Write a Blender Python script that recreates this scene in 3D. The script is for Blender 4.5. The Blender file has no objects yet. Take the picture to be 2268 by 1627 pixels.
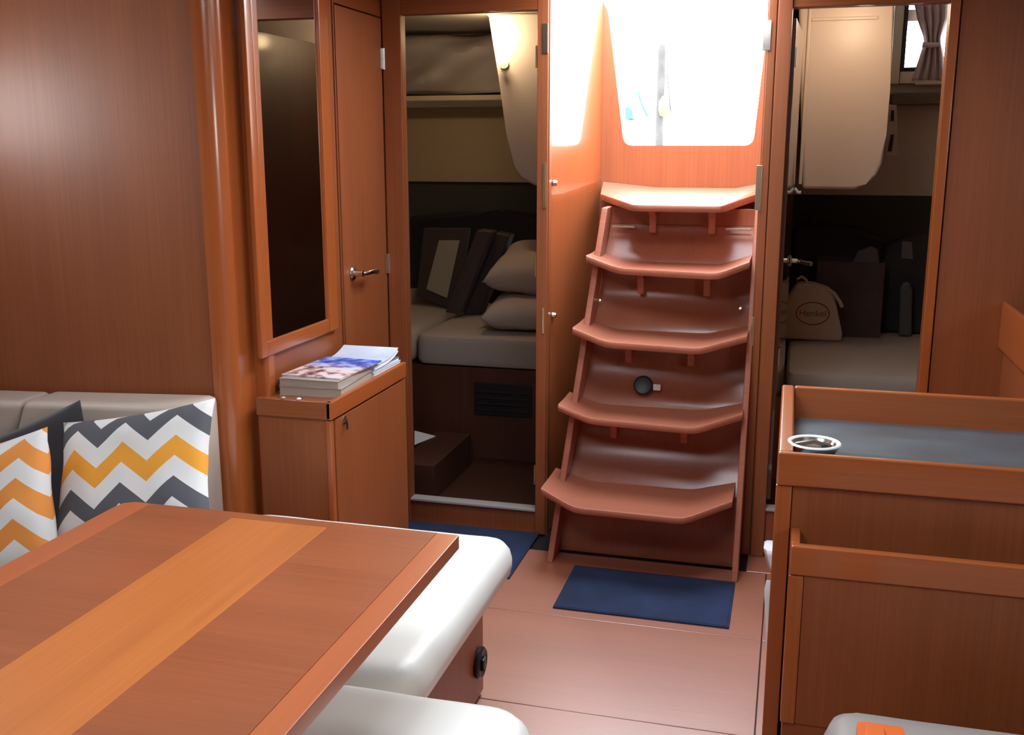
import bpy, bmesh, math, random
from mathutils import Vector, Matrix, noise
from mathutils.geometry import tessellate_polygon
from math import sin, cos, pi, radians, atan, sqrt, tan
random.seed(4)
S = bpy.context.scene
COL = S.collection

# ------------------------------------------------------------ camera, sky, lights, exposure
FPX, CX, CY, HC = 2268.0, 1134.0, 813.5, 1.4
TH = atan((813.5 - 325) / FPX)
YAW = atan((1765 - 1134) / FPX / sqrt(1 + tan(TH) ** 2))
cam = bpy.data.cameras.new('camera'); cam.sensor_width = 36; cam.lens = 36
cam.clip_start = 0.05; cam.clip_end = 500
cam_o = bpy.data.objects.new('camera', cam); COL.objects.link(cam_o)
cam_o.location = (0, 0, HC)
cam_o.rotation_euler = (pi / 2 - TH, 0, YAW)
S.camera = cam_o
S.view_settings.view_transform = 'Standard'; S.view_settings.look = 'None'
S.view_settings.gamma = 1; S.view_settings.use_curve_mapping = False
S.view_settings.exposure = 1.2

W = bpy.data.worlds.new('sky'); S.world = W; W.use_nodes = True
nt = W.node_tree; bg = nt.nodes['Background']
tc = nt.nodes.new('ShaderNodeTexCoord'); sp = nt.nodes.new('ShaderNodeSeparateXYZ')
cr = nt.nodes.new('ShaderNodeValToRGB')
nt.links.new(tc.outputs['Generated'], sp.inputs[0]); nt.links.new(sp.outputs['Z'], cr.inputs[0])
cr.color_ramp.elements[0].position = 0.0; cr.color_ramp.elements[0].color = (1.0, .98, .95, 1)
cr.color_ramp.elements[1].position = 1.0; cr.color_ramp.elements[1].color = (.74, .86, 1.0, 1)
nt.links.new(cr.outputs[0], bg.inputs[0])
bg.inputs[1].default_value = 9.0

def portal(loc, rot, sx, sy):
    l = bpy.data.lights.new('daylight_portal', 'AREA'); l.shape = 'RECTANGLE'; l.size = sx; l.size_y = sy
    l.cycles.is_portal = True
    o = bpy.data.objects.new('daylight_portal', l); COL.objects.link(o); o.location = loc; o.rotation_euler = rot
portal((-.45, 3.53, 2.02), (0, 0, 0), .62, 1.04)                 # open companionway, from above
portal((-.42, 4.10, 1.70), (radians(-90), 0, 0), .62, .6)      # companionway, from aft
portal((-.31, 2.30, 2.02), (0, 0, 0), .54, .5)                 # saloon deck hatches
portal((-.75, 1.05, 2.02), (0, 0, 0), .6, .6)
portal((.50, 5.35, 1.80), (radians(-90), 0, 0), .5, .4)        # starboard aft cabin window

portal((-2.56, 1.85, 1.52), (0, radians(-90), 0), .24, .5)      # port saloon window
portal((1.61, .7, 1.5), (0, radians(90), 0), .30, .8)       # starboard saloon window

def lamp(loc, power, color, size=.05, rot=(0, 0, 0), spot=None):
    l = bpy.data.lights.new('cabin_lamp_light', 'SPOT' if spot else 'POINT'); l.energy = power; l.color = color
    l.shadow_soft_size = size
    if spot: l.spot_size = spot; l.spot_blend = .6
    o = bpy.data.objects.new('cabin_lamp_light', l); COL.objects.link(o); o.location = loc; o.rotation_euler = rot
    return o

# ------------------------------------------------------------ pixel -> point on a real plane
_F = Vector((-sin(YAW) * cos(TH), cos(YAW) * cos(TH), -sin(TH))); _R = Vector((cos(YAW), sin(YAW), 0)); _U = _R.cross(_F)
def ray(x, y): return _F + _R * ((x - CX) / FPX) - _U * ((y - CY) / FPX)
def onz(x, y, z): d = ray(x, y); return Vector((0, 0, HC)) + d * ((z - HC) / d.z)
def ony(x, y, Y): d = ray(x, y); return Vector((0, 0, HC)) + d * (Y / d.y)
def onx(x, y, X): d = ray(x, y); return Vector((0, 0, HC)) + d * (X / d.x)

# ------------------------------------------------------------ materials
def base(name):
    m = bpy.data.materials.new(name); m.use_nodes = True
    return m, m.node_tree, m.node_tree.nodes['Principled BSDF']
def plain(name, col, rough=.5, metal=0, coat=0, bump=0, bscale=200, sheen=0, var=0):
    m, n, b = base(name)
    b.inputs['Base Color'].default_value = (*col, 1); b.inputs['Roughness'].default_value = rough
    b.inputs['Metallic'].default_value = metal; b.inputs['Coat Weight'].default_value = coat
    b.inputs['Sheen Weight'].default_value = sheen
    t = n.nodes.new('ShaderNodeTexCoord')
    if bump:
        z = n.nodes.new('ShaderNodeTexNoise'); z.inputs['Scale'].default_value = bscale; z.inputs['Detail'].default_value = 3
        n.links.new(t.outputs['Object'], z.inputs['Vector'])
        u = n.nodes.new('ShaderNodeBump'); u.inputs['Strength'].default_value = bump; u.inputs['Distance'].default_value = .002
        n.links.new(z.outputs[0], u.inputs['Height']); n.links.new(u.outputs[0], b.inputs['Normal'])
    if var:
        z = n.nodes.new('ShaderNodeTexNoise'); z.inputs['Scale'].default_value = 6; z.inputs['Detail'].default_value = 4
        n.links.new(t.outputs['Object'], z.inputs['Vector'])
        r = n.nodes.new('ShaderNodeValToRGB')
        r.color_ramp.elements[0].position = .3; r.color_ramp.elements[0].color = (*[c * (1 - var) for c in col], 1)
        r.color_ramp.elements[1].position = .7; r.color_ramp.elements[1].color = (*[min(1, c * (1 + var)) for c in col], 1)
        n.links.new(z.outputs[0], r.inputs[0]); n.links.new(r.outputs[0], b.inputs['Base Color'])
    return m
def wood(name, col, axis='Z', rough=.32, coat=.35, contrast=.22, croughness=.12):
    """varnished veneer: fine streaks along one axis plus a slow tone drift"""
    m, n, b = base(name)
    t = n.nodes.new('ShaderNodeTexCoord'); mp = n.nodes.new('ShaderNodeMapping')
    s = {'X': (2.2, 170, 170), 'Y': (170, 2.2, 170), 'Z': (170, 170, 2.2)}[axis]
    mp.inputs['Scale'].default_value = s
    n.links.new(t.outputs['Object'], mp.inputs['Vector'])
    z = n.nodes.new('ShaderNodeTexNoise'); z.inputs['Scale'].default_value = 1; z.inputs['Detail'].default_value = 4; z.inputs['Roughness'].default_value = .6
    n.links.new(mp.outputs[0], z.inputs['Vector'])
    mp2 = n.nodes.new('ShaderNodeMapping'); mp2.inputs['Scale'].default_value = tuple(1.0 if v < 10 else 9 for v in s)
    n.links.new(t.outputs['Object'], mp2.inputs['Vector'])
    z2 = n.nodes.new('ShaderNodeTexNoise'); z2.inputs['Scale'].default_value = 1; z2.inputs['Detail'].default_value = 2
    n.links.new(mp2.outputs[0], z2.inputs['Vector'])
    mx = n.nodes.new('ShaderNodeMath'); mx.operation = 'MULTIPLY_ADD'; mx.inputs[1].default_value = .6
    n.links.new(z.outputs[0], mx.inputs[0])
    m3 = n.nodes.new('ShaderNodeMath'); m3.operation = 'MULTIPLY'; m3.inputs[1].default_value = .4
    n.links.new(z2.outputs[0], m3.inputs[0]); n.links.new(m3.outputs[0], mx.inputs[2])
    r = n.nodes.new('ShaderNodeValToRGB')
    d = [c * (1 - contrast * k) for c, k in zip(col, (1.2, 1.5, 1.6))]; l = [c * (1 + contrast) for c in col]
    r.color_ramp.elements[0].position = .32; r.color_ramp.elements[0].color = (*d, 1)
    r.color_ramp.elements[1].position = .66; r.color_ramp.elements[1].color = (*l, 1)
    n.links.new(mx.outputs[0], r.inputs[0]); n.links.new(r.outputs[0], b.inputs['Base Color'])
    b.inputs['Roughness'].default_value = rough; b.inputs['Coat Weight'].default_value = coat; b.inputs['Coat Roughness'].default_value = croughness
    u = n.nodes.new('ShaderNodeBump'); u.inputs['Strength'].default_value = .05; u.inputs['Distance'].default_value = .0006
    n.links.new(z.outputs[0], u.inputs['Height']); n.links.new(u.outputs[0], b.inputs['Normal'])
    return m
CH = (.262, .071, .019)
WZ = wood('cherry_veneer_upright', CH, 'Z', .48, .18, .15, .3); WX = wood('cherry_veneer_athwart', CH, 'X'); WY = wood('cherry_veneer_fore_aft', CH, 'Y')
EDGE = (.37, .094, .022)
EZ = wood('cherry_edge_upright', EDGE, 'Z', .28, .5, .1); EX = wood('cherry_edge_athwart', EDGE, 'X', .28, .5, .1); EY = wood('cherry_edge_fore_aft', EDGE, 'Y', .28, .5, .1)
DKW = wood('shaded_cherry_veneer', (.055, .017, .008), 'X', .5, .1, .2)  # cherry darkened in its base colour to carry the aft cabins' shade
DKZ = wood('shaded_cherry_upright', (.075, .022, .010), 'Z', .5, .1, .2)  # same cherry with upright grain, cabin shade put into its colour
ALU = plain('worn_aluminium', (.50, .46, .44), .45, .4)
WG = wood('glossy_well_veneer', (.40, .110, .034), 'Z', .30, .9, .1, .06)
WB = wood('well_veneer', (.32, .100, .038), 'Z', .4, .2, .15)
TD = wood('table_panel_veneer', (.285, .074, .022), 'X', .32, 1.0, .16, .32); TL = wood('table_inlay_veneer', (.47, .135, .026), 'Y', .32, 1.0, .12, .32)
TR = wood('table_rail_wood', (.42, .105, .030), 'Y', .32, 1.0, .08, .32)
FLM = wood('floor_laminate', (.36, .115, .056), 'X', .40, 1.0, .10, .42)
FLM.node_tree.nodes['Principled BSDF'].inputs['Coat IOR'].default_value = 1.9
FLM.node_tree.nodes['Principled BSDF'].inputs['Specular IOR Level'].default_value = .9
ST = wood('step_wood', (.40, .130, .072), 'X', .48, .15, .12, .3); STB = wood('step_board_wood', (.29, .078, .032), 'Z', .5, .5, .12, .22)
ST.node_tree.nodes['Principled BSDF'].inputs['Specular IOR Level'].default_value = .3
STB.node_tree.nodes['Principled BSDF'].inputs['Specular IOR Level'].default_value = .3
CREAM = plain('cream_vinyl', (.42, .38, .33), .5, bump=.15, bscale=600)
CUSH = plain('white_leatherette', (.72, .70, .64), .42, bump=.08, bscale=35)
CUSHG = plain('grey_leatherette', (.38, .34, .31), .45, bump=.08, bscale=35)
SOFAB = plain('beige_leatherette', (.54, .45, .38), .45, bump=.1, bscale=30)
CHAR = plain('charcoal_cloth', (.035, .033, .036), .9, bump=.3, bscale=500, sheen=.2)
CHROME = plain('chrome', (.72, .70, .66), .18, 1); BRASS = plain('pale_brass', (.80, .66, .46), .28, 1)
BLACK = plain('black_plastic', (.012, .012, .014), .4); DARKV = plain('dark_lining', (.045, .045, .035), .8, bump=.2, bscale=300)
CARPET = plain('navy_carpet', (.012, .022, .060), .95, bump=.9, bscale=420, var=.35)
VINYL = plain('slate_blue_vinyl', (.060, .105, .125), .36, coat=.4, bump=.12, bscale=120, var=.25)
LIN = plain('grey_liner_cloth', (.46, .41, .40), .85, bump=.2, bscale=90); BEIGE = plain('beige_liner', (.46, .36, .23), .8, bump=.1, bscale=200)
SHELL = plain('cream_gelcoat', (.60, .50, .42), .38, bump=.05, bscale=8); FRAMEC = plain('cream_window_trim', (.72, .62, .45), .35)
SHEET = plain('white_sheet', (.36, .295, .25), .8, bump=.4, bscale=40); WHITE = plain('white_plastic', (.78, .77, .76), .4)
GEL = plain('white_fibreglass', (.8, .8, .8), .35)
PAPER = plain('paper_edges', (.42, .34, .27), .8, bump=.4, bscale=900); PAPERW = plain('white_paper', (.80, .80, .82), .6)
MIR, _n, _b = base('mirror_silver'); _b.inputs['Base Color'].default_value = (.78, .76, .74, 1); _b.inputs['Metallic'].default_value = 1; _b.inputs['Roughness'].default_value = .02
GLS, _n, _b = base('clear_pane'); _b.inputs['Transmission Weight'].default_value = 1; _b.inputs['Roughness'].default_value = 0; _b.inputs['IOR'].default_value = 1.0; _b.inputs['Base Color'].default_value = (.95, .97, 1, 1)

# ------------------------------------------------------------ builders
def root(name, label, cat, loc, group=None):
    o = bpy.data.objects.new(name, None); COL.objects.link(o); o.location = loc; o.empty_display_size = .05
    o['label'] = label; o['category'] = cat
    if group: o['group'] = group
    return o
def origin(p):
    v = Vector((0, 0, 0))
    while p is not None: v += Vector(p.location); p = p.parent
    return v
def link(name, bm, mat, parent=None, smooth=True, tag=None, kind=None, label=None):
    """bm holds world coordinates"""
    bmesh.ops.recalc_face_normals(bm, faces=bm.faces[:])
    if parent is not None: off = origin(parent)
    else:
        xs = [v.co for v in bm.verts]
        off = Vector(((min(v.x for v in xs) + max(v.x for v in xs)) / 2, (min(v.y for v in xs) + max(v.y for v in xs)) / 2, min(v.z for v in xs)))
        if kind == 'structure': off = Vector((0, 0, 0))
    for v in bm.verts: v.co -= off
    me = bpy.data.meshes.new(name); bm.to_mesh(me); bm.free(); me.materials.append(mat)
    if smooth:
        for p in me.polygons: p.use_smooth = True
        try: me.set_sharp_from_angle(angle=radians(38))
        except Exception: pass
    o = bpy.data.objects.new(name, me); COL.objects.link(o)
    if smooth:
        w_ = o.modifiers.new('even_normals', 'WEIGHTED_NORMAL'); w_.keep_sharp = True
    if parent is not None: o.parent = parent
    else: o.location = off
    if tag:
        o['label'], o['category'] = tag[0], tag[1]
        if len(tag) > 2: o['group'] = tag[2]
    if kind: o['kind'] = kind
    if label: o['label'] = label
    return o
def hexa(bm, pts):
    """8 corners: bottom ring then top ring"""
    v = [bm.verts.new(p) for p in pts]
    for f in ((3, 2, 1, 0), (4, 5, 6, 7), (0, 1, 5, 4), (1, 2, 6, 5), (2, 3, 7, 6), (3, 0, 4, 7)): bm.faces.new([v[i] for i in f])
    return v
def cube(bm, x0, x1, y0, y1, z0, z1):
    return hexa(bm, [(x0, y0, z0), (x1, y0, z0), (x1, y1, z0), (x0, y1, z0), (x0, y0, z1), (x1, y0, z1), (x1, y1, z1), (x0, y1, z1)])
def bevel(bm, w, seg=2, edges=None):
    if w > 0: bmesh.ops.bevel(bm, geom=(edges or bm.edges[:]), offset=w, segments=seg, affect='EDGES', profile=.5, clamp_overlap=True)
def box(name, x0, x1, y0, y1, z0, z1, mat, parent=None, b=.002, seg=2, **k):
    bm = bmesh.new(); cube(bm, min(x0, x1), max(x0, x1), min(y0, y1), max(y0, y1), min(z0, z1), max(z0, z1)); bevel(bm, b, seg)
    return link(name, bm, mat, parent, **k)
def prism(name, poly, ext, mat, parent=None, b=0, seg=2, **k):
    """closed outline of 3-D points extruded by vector"""
    bm = bmesh.new(); a = [bm.verts.new(p) for p in poly]; e = Vector(ext); c = [bm.verts.new(Vector(p) + e) for p in poly]
    bm.faces.new(a); bm.faces.new(c[::-1]); n = len(a)
    for i in range(n): bm.faces.new([a[i], a[(i + 1) % n], c[(i + 1) % n], c[i]])
    bevel(bm, b, seg)
    return link(name, bm, mat, parent, **k)
def holes(name, u, v, hole, lo, hi, plane, mat, parent=None, **k):
    """slab with rectangular holes; u,v break lists; hole(i,j) -> True when open; plane 'Z' or 'Y'"""
    bm = bmesh.new()
    for i in range(len(u) - 1):
        for j in range(len(v) - 1):
            if hole((u[i] + u[i + 1]) / 2, (v[j] + v[j + 1]) / 2): continue
            if plane == 'Z': cube(bm, u[i], u[i + 1], v[j], v[j + 1], lo, hi)
            else: cube(bm, u[i], u[i + 1], lo, hi, v[j], v[j + 1])
    bmesh.ops.remove_doubles(bm, verts=bm.verts[:], dist=1e-5)
    bad = [f for f in bm.faces if False]
    return link(name, bm, mat, parent, smooth=False, **k)
def lathe(name, prof, center, axis, mat, parent=None, n=24, **k):
    """profile [(radius, height)] turned about axis through center"""
    bm = bmesh.new(); ax = Vector(axis).normalized(); q = Vector((0, 0, 1)).rotation_difference(ax); rings = []
    for r, h in prof:
        if r < 1e-6: rings.append([bm.verts.new(Vector(center) + q @ Vector((0, 0, h)))])
        else: rings.append([bm.verts.new(Vector(center) + q @ Vector((r * cos(2 * pi * i / n), r * sin(2 * pi * i / n), h))) for i in range(n)])
    for a, c in zip(rings, rings[1:]):
        for i in range(n):
            p = [a[i % len(a)], a[(i + 1) % len(a)], c[(i + 1) % len(c)], c[i % len(c)]]
            q2 = []
            for w in p:
                if w not in q2: q2.append(w)
            if len(q2) > 2: bm.faces.new(q2)
    return link(name, bm, mat, parent, **k)
def tube(name, pts, r, mat, parent=None, n=10, **k):
    bm = bmesh.new(); rings = []; P = [Vector(p) for p in pts]
    up = Vector((0, 0, 1))
    for i, p in enumerate(P):
        t = (P[min(i + 1, len(P) - 1)] - P[max(i - 1, 0)]).normalized()
        a = t.cross(up if abs(t.dot(up)) < .95 else Vector((1, 0, 0))).normalized(); c = t.cross(a)
        rr = r[i] if isinstance(r, (list, tuple)) else r
        rings.append([bm.verts.new(p + (a * cos(2 * pi * j / n) + c * sin(2 * pi * j / n)) * rr) for j in range(n)])
    for a, c in zip(rings, rings[1:]):
        for j in range(n): bm.faces.new([a[j], a[(j + 1) % n], c[(j + 1) % n], c[j]])
    bm.faces.new(rings[0][::-1]); bm.faces.new(rings[-1])
    return link(name, bm, mat, parent, **k)
def cushion(name, x0, x1, y0, y1, z0, z1, mat, parent=None, r=.04, crown=.012, corner=None, **k):
    """padded block: rounded plan corners, soft edges, slight crown, faint ripples"""
    bm = bmesh.new(); nx, ny = 28, 24; w, d = x1 - x0, y1 - y0; cr_ = corner or r * 1.6
    def plan(u, v):          # square [-1,1]^2 to rounded rectangle
        x, y = u * w / 2, v * d / 2
        ax, ay = abs(x), abs(y); ix, iy = w / 2 - cr_, d / 2 - cr_
        if ax > ix and ay > iy:
            ex, ey = ax - ix, ay - iy; m_ = max(ex, ey); L = sqrt(ex * ex + ey * ey)
            if L > 1e-9: ax, ay = ix + ex / L * m_, iy + ey / L * m_
        return math.copysign(ax, x), math.copysign(ay, y)
    def warp(t, half):       # cluster samples at the border
        a = abs(t); return math.copysign(1 - (1 - a) ** 1.6, t)
    rows = []
    H = (z1 - z0)
    for side in (1, -1):
        g = []
        for i in range(nx + 1):
            row = []
            for j in range(ny + 1):
                u = warp(-1 + 2 * i / nx, w); v = warp(-1 + 2 * j / ny, d)
                x, y = plan(u, v); dist = (1 - max(abs(u), abs(v)))
                dm = min((1 - abs(u)) * w / 2, (1 - abs(v)) * d / 2)
                t = min(1, dm / r); edge = sqrt(max(0, 1 - (1 - t) ** 2))
                zz = edge * (min(r, H / 2)) + (H / 2 - min(r, H / 2))
                if side > 0: zz += crown * min(1, dm / .15) + .0015 * noise.noise(Vector((x * 9 + x0 * 7, y * 9, 3)))
                row.append(bm.verts.new(((x0 + x1) / 2 + x, (y0 + y1) / 2 + y, (z0 + z1) / 2 + side * zz)))
            g.append(row)
        for i in range(nx):
            for j in range(ny):
                f = [g[i][j], g[i + 1][j], g[i + 1][j + 1], g[i][j + 1]]
                bm.faces.new(f if side > 0 else f[::-1])
        rows.append(g)
    A, B = rows
    def rim(g): return [g[i][0] for i in range(nx)] + [g[nx][j] for j in range(ny)] + [g[i][ny] for i in range(nx, 0, -1)] + [g[0][j] for j in range(ny, 0, -1)]
    ra, rb = rim(A), rim(B)
    for i in range(len(ra)):
        j = (i + 1) % len(ra)
        try: bm.faces.new([ra[i], ra[j], rb[j], rb[i]])
        except Exception: pass
    return link(name, bm, mat, parent, **k)
def pillow(name, w, h, t, mat, M, tag, seed=0, pull=.07):
    """square scatter cushion in its local XY plane, placed by matrix M; kept in local coordinates"""
    bm = bmesh.new(); N = 26; G = []
    for s in (1, -1):
        g = []
        for i in range(N + 1):
            row = []
            for j in range(N + 1):
                u, v = -1 + 2 * i / N, -1 + 2 * j / N
                x = w / 2 * u * (1 - pull * (1 - v * v)); y = h / 2 * v * (1 - pull * (1 - u * u))
                f = max(0, (1 - u ** 4) * (1 - v ** 4)) ** .55
                k = noise.noise(Vector((u * 2.2 + seed, v * 2.2, s))) * .16
                # puckers radiating from the seams
                pk = .05 * sin(9 * u + seed) * (abs(v) ** 3) + .05 * sin(8 * v + seed) * (abs(u) ** 3)
                row.append(bm.verts.new((x, y, s * t / 2 * f * (1 + k + pk))))
            g.append(row)
        G.append(g)
        for i in range(N):
            for j in range(N):
                f = [g[i][j], g[i + 1][j], g[i + 1][j + 1], g[i][j + 1]]; bm.faces.new(f if s > 0 else f[::-1])
    bmesh.ops.remove_doubles(bm, verts=bm.verts[:], dist=1e-5)
    bmesh.ops.recalc_face_normals(bm, faces=bm.faces[:])
    me = bpy.data.meshes.new(name); bm.to_mesh(me); bm.free(); me.materials.append(mat)
    for p in me.polygons: p.use_smooth = True
    o = bpy.data.objects.new(name, me); COL.objects.link(o); o.matrix_world = M
    o['label'], o['category'] = tag[0], tag[1]
    if len(tag) > 2: o['group'] = tag[2]
    return o
def frame(o, ux, uy):
    """matrix with origin o, local x along ux, local y about uy"""
    x = Vector(ux).normalized(); z = x.cross(Vector(uy)).normalized(); y = z.cross(x)
    return Matrix(((x.x, y.x, z.x, o[0]), (x.y, y.y, z.y, o[1]), (x.z, y.z, z.z, o[2]), (0, 0, 0, 1)))
STR = dict(kind='structure')

# ============================================================ SETTING
CEIL = 1.96
# ---- cabin sole: recessed dark bed and separate panels
fl = box('floor', -2.6, 1.7, -2.2, 5.6, -.05, -.006, BLACK, None, 0, kind='structure')
xs = [-2.5, -.86, -.02, .62, 1.6]; ys = [-2.2, -.62, .60, 1.45, 2.315, 2.833, 3.328]
for i in range(len(xs) - 1):
    for j in range(len(ys) - 1):
        g = .0016
        box('floor_panel', xs[i] + g, xs[i + 1] - g, ys[j] + g, ys[j + 1] - g, -.02, 0, FLM, fl, .0012, 1)
box('floor_panel', -1.42, -.86 + .0, 3.3316, 3.484, -.02, 0, FLM, fl, .0012, 1)
box('floor_panel', -.086, .62, 3.3316, 3.484, -.02, 0, FLM, fl, .0012, 1)
# ---- cabin floors aft
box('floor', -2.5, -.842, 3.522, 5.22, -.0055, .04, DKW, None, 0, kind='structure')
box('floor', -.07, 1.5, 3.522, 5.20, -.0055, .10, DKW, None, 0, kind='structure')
# ---- ceiling with deck hatches and the companionway slot
U = [-2.6, -1.05, -.83, -.80, -.76, -.58, -.45, -.30, -.14, -.09, -.04, .34, .96, 1.7]
hl = [(-.76, -.14, 3.01, 4.05),(-.83, -.09, 4.05, 5.6),(.34, .96, 4.50, 5.20), (-.58, -.04, 2.05, 2.55), (-1.05, -.45, .75, 1.35)]
Vv = [-2.2, .75, 1.35, 2.05, 2.55, 3.01, 4.05, 4.50, 5.20, 5.6]
holes('ceiling', U, Vv, lambda x, y: any(a < x < b and c < y < d for a, b, c, d in hl), CEIL, CEIL + .05, 'Z', CREAM, **STR)
CW = 2.10
box('ceiling', .33, .97, 4.49, 5.26, CW, CW + .02, CREAM, None, 0, kind='structure')
for q in ((.33, .34, 4.49, 5.25), (.96, .97, 4.49, 5.25), (.34, .96, 4.49, 4.50)): box('trim_4', *q, CEIL + .0505, CW, CREAM, None, 0, kind='structure')
for n_, (a, b, c, d) in enumerate(hl[3:]):
    t = root('deck_hatch', ['square deck hatch open over the passage to the steps', 'square deck hatch above the dining table'][n_], 'hatch', ((a + b) / 2, (c + d) / 2, CEIL))
    bm = bmesh.new()
    for q in ((a - .03, a + .012, c - .03, d + .03), (b - .012, b + .03, c - .03, d + .03), (a + .012, b - .012, c - .03, c + .012), (a + .012, b - .012, d - .012, d + .03)):
        cube(bm, q[0], q[1], q[2], q[3], CEIL - .015, CEIL - .001)
    link('hatch_frame', bm, WHITE, t, smooth=False)
# ---- saloon walls out of frame
holes('wall_right', [-2.2, .3, 1.1, 3.52], [-.05, 1.35, 1.65, CEIL + .02], lambda u, v: .3 < u < 1.1 and 1.35 < v < 1.65, 1.55, 1.60, 'Y', CREAM, None, **STR)
o = bpy.data.objects['wall_right']
for v in o.data.vertices: v.co = Vector((v.co.y, v.co.x, v.co.z))
o.data.flip_normals()
holes('wall_left', [-2.2, 1.6, 2.1, 3.52], [-.05, 1.40, 1.64, CEIL + .02], lambda u, v: 1.6 < u < 2.1 and 1.40 < v < 1.64, -2.55, -2.50, 'Y', CREAM, None, **STR)
o = bpy.data.objects['wall_left']
for v in o.data.vertices: v.co = Vector((v.co.y, v.co.x, v.co.z))
o.data.flip_normals()
box('wall_front', -2.55, 1.6, -2.25, -2.2, -.05, CEIL, WX, None, 0, kind='structure')

# ---- aft bulkhead with two cabin doorways and the companionway
YB = 3.485
UX = [-2.5, -1.42, -1.345, -.857, -.815, -.112, -.035, .422, 1.6]; VZ = [-.05, .085, .168, 1.825, 1.845, CEIL]
def op(x, z):
    if -1.345 < x < -.857 and .085 < z < 1.845: return True
    if -.815 < x < -.112: return True
    return -.035 < x < .422 and .168 < z < 1.825
wa = holes('wall_aft', UX, VZ, op, YB, YB + .035, 'Y', WZ, **STR)
box('casing', -1.412, -1.345, YB - .012, YB - .0005, .0, 1.95, WZ, wa, .003)
box('casing', -.857, -.819, YB - .012, YB - .0005, .0, 1.95, WZ, wa, .003)
box('casing', -.108, -.083, YB - .010, YB - .0005, .0, 1.95, WZ, wa, .003)
box('casing', -.080, -.035, YB - .020, YB - .0005, .0, 1.95, WZ, wa, .005)
box('casing', .422, .452, YB - .018, YB - .0005, .0, 1.95, EZ, wa, .004)
box('wall_panel', .456, 1.5, YB - .010, YB - .0005, .0, 1.95, WZ, wa, .002)
box('header', -1.345, -.857, YB - .010, YB - .0005, 1.845, 1.95, WX, wa, .003)
box('header', -.035, .422, YB - .010, YB - .0005, 1.825, 1.95, WX, wa, .003)
box('sill', -1.345, -.857, YB - .014, YB + .036, .0855, .095, ALU, wa, .002, label='worn metal strip on the raised door sill')
box('sill', -.035, .422, YB - .014, YB + .036, .1685, .178, ALU, wa, .002, label='worn metal strip on the raised door sill')

# ---- port side: transverse panel, rounded corner post, fore-aft wall, heads door
XW = -1.42; YP = 2.44
bx_ = box('wall_1', -2.5, -1.5085, YP, YP + .03, 0, CEIL, WZ, None, .001, kind='structure')
# rounded corner column
bm = bmesh.new(); prof = []
for i in range(13):
    a = -pi / 2 + (pi / 2) * i / 12
    prof.append((-1.497 + .047 * cos(a) , YP + .033 + .047 * sin(a)))
prof = [(-1.508, YP - .014)] + prof + [(-1.450, YP + .11), (-1.508, YP + .11)]
lo_ = [bm.verts.new((x, y, 0)) for x, y in prof]; hi_ = [bm.verts.new((x, y, CEIL)) for x, y in prof]
for i in range(len(prof)):
    j = (i + 1) % len(prof); bm.faces.new([lo_[i], lo_[j], hi_[j], hi_[i]])
bm.faces.new(lo_[::-1]); bm.faces.new(hi_)
link('trim_1', bm, EZ, None, **STR)
# second bead between column and mirror wall
bm = bmesh.new(); prof = [(-1.455, YP + .111)]
for i in range(9):
    a = -pi / 2 + (pi / 2) * i / 8; prof.append((-1.424 + .014 * cos(a), YP + .125 + .014 * sin(a)))
prof += [(-1.410, YP + .150), (-1.455, YP + .150)]
lo_ = [bm.verts.new((x, y, 0)) for x, y in prof]; hi_ = [bm.verts.new((x, y, CEIL)) for x, y in prof]
for i in range(len(prof)):
    j = (i + 1) % len(prof); bm.faces.new([lo_[i], lo_[j], hi_[j], hi_[i]])
bm.faces.new(lo_[::-1]); bm.faces.new(hi_)
link('trim_2', bm, EZ, None, **STR)
box('wall_2', XW - .03, XW, YP + .150, 3.078, 0, CEIL, WZ, None, .001, kind='structure')
box('trim_3', XW - .03, XW, 3.088, 3.095, 0, CEIL, WZ, None, 0, kind='structure')
box('wall_3', XW - .20, XW - .035, YP + .112, YB + .034, 0, CEIL, BLACK, None, 0, kind='structure')
# heads door
d1 = box('door_1', XW - .025, XW + .004, 3.098, 3.474, .06, 1.835, WZ, None, .003, kind='structure')
box('lintel', XW - .03, XW + .0, 3.098, 3.484, 1.84, CEIL, WY, wa, .001)
hp = onx(788, 603, XW + .004)
dh = lathe('door_handle', [(0, 0), (.022, 0), (.024, .004), (.020, .009), (.010, .012), (.009, .034), (.011, .040), (0, .042)], (XW + .004, 3.165, .985), (1, 0, 0), CHROME, d1, 20, label='chrome lever on a round rose')
tube('lever', [(XW + .036, 3.165, .985), (XW + .05, 3.19, .985), (XW + .052, 3.225, .986), (XW + .05, 3.262, .983)], [.008, .0075, .009, .012], CHROME, dh, 12)
for z in (1.70, .985, .35):
    h = box('hinge', XW + .0045, XW + .009, 3.452, 3.472, z - .035, z + .035, CHROME, d1, .001)
    tube('hinge_pin', [(XW + .012, 3.474, z - .036), (XW + .012, 3.474, z + .036)], .005, CHROME, h)

# ---- companionway well
def slab(name, p0, p1, th, z0, z1, mat, parent=None, **k):
    """vertical slab from plan point p0 to p1, thickness th to the left of travel"""
    a = Vector((*p0, 0)); b = Vector((*p1, 0)); n = Vector((-(b - a).y, (b - a).x, 0)).normalized() * th
    return prism(name, [(a.x, a.y, z0), (b.x, b.y, z0), (b.x + n.x, b.y + n.y, z0), (a.x + n.x, a.y + n.y, z0)], (0, 0, z1 - z0), mat, parent, .001, **k)
YH = 4.05
slab('wall_well_left', (-.816, YB + .036), (-.742, YH), .012, 0, 1.945, WG, None, kind='structure')
slab('wall_well_right', (-.110, YB + .036), (-.118, YH), -.012, 0, 1.945, WG, None, kind='structure')
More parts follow.
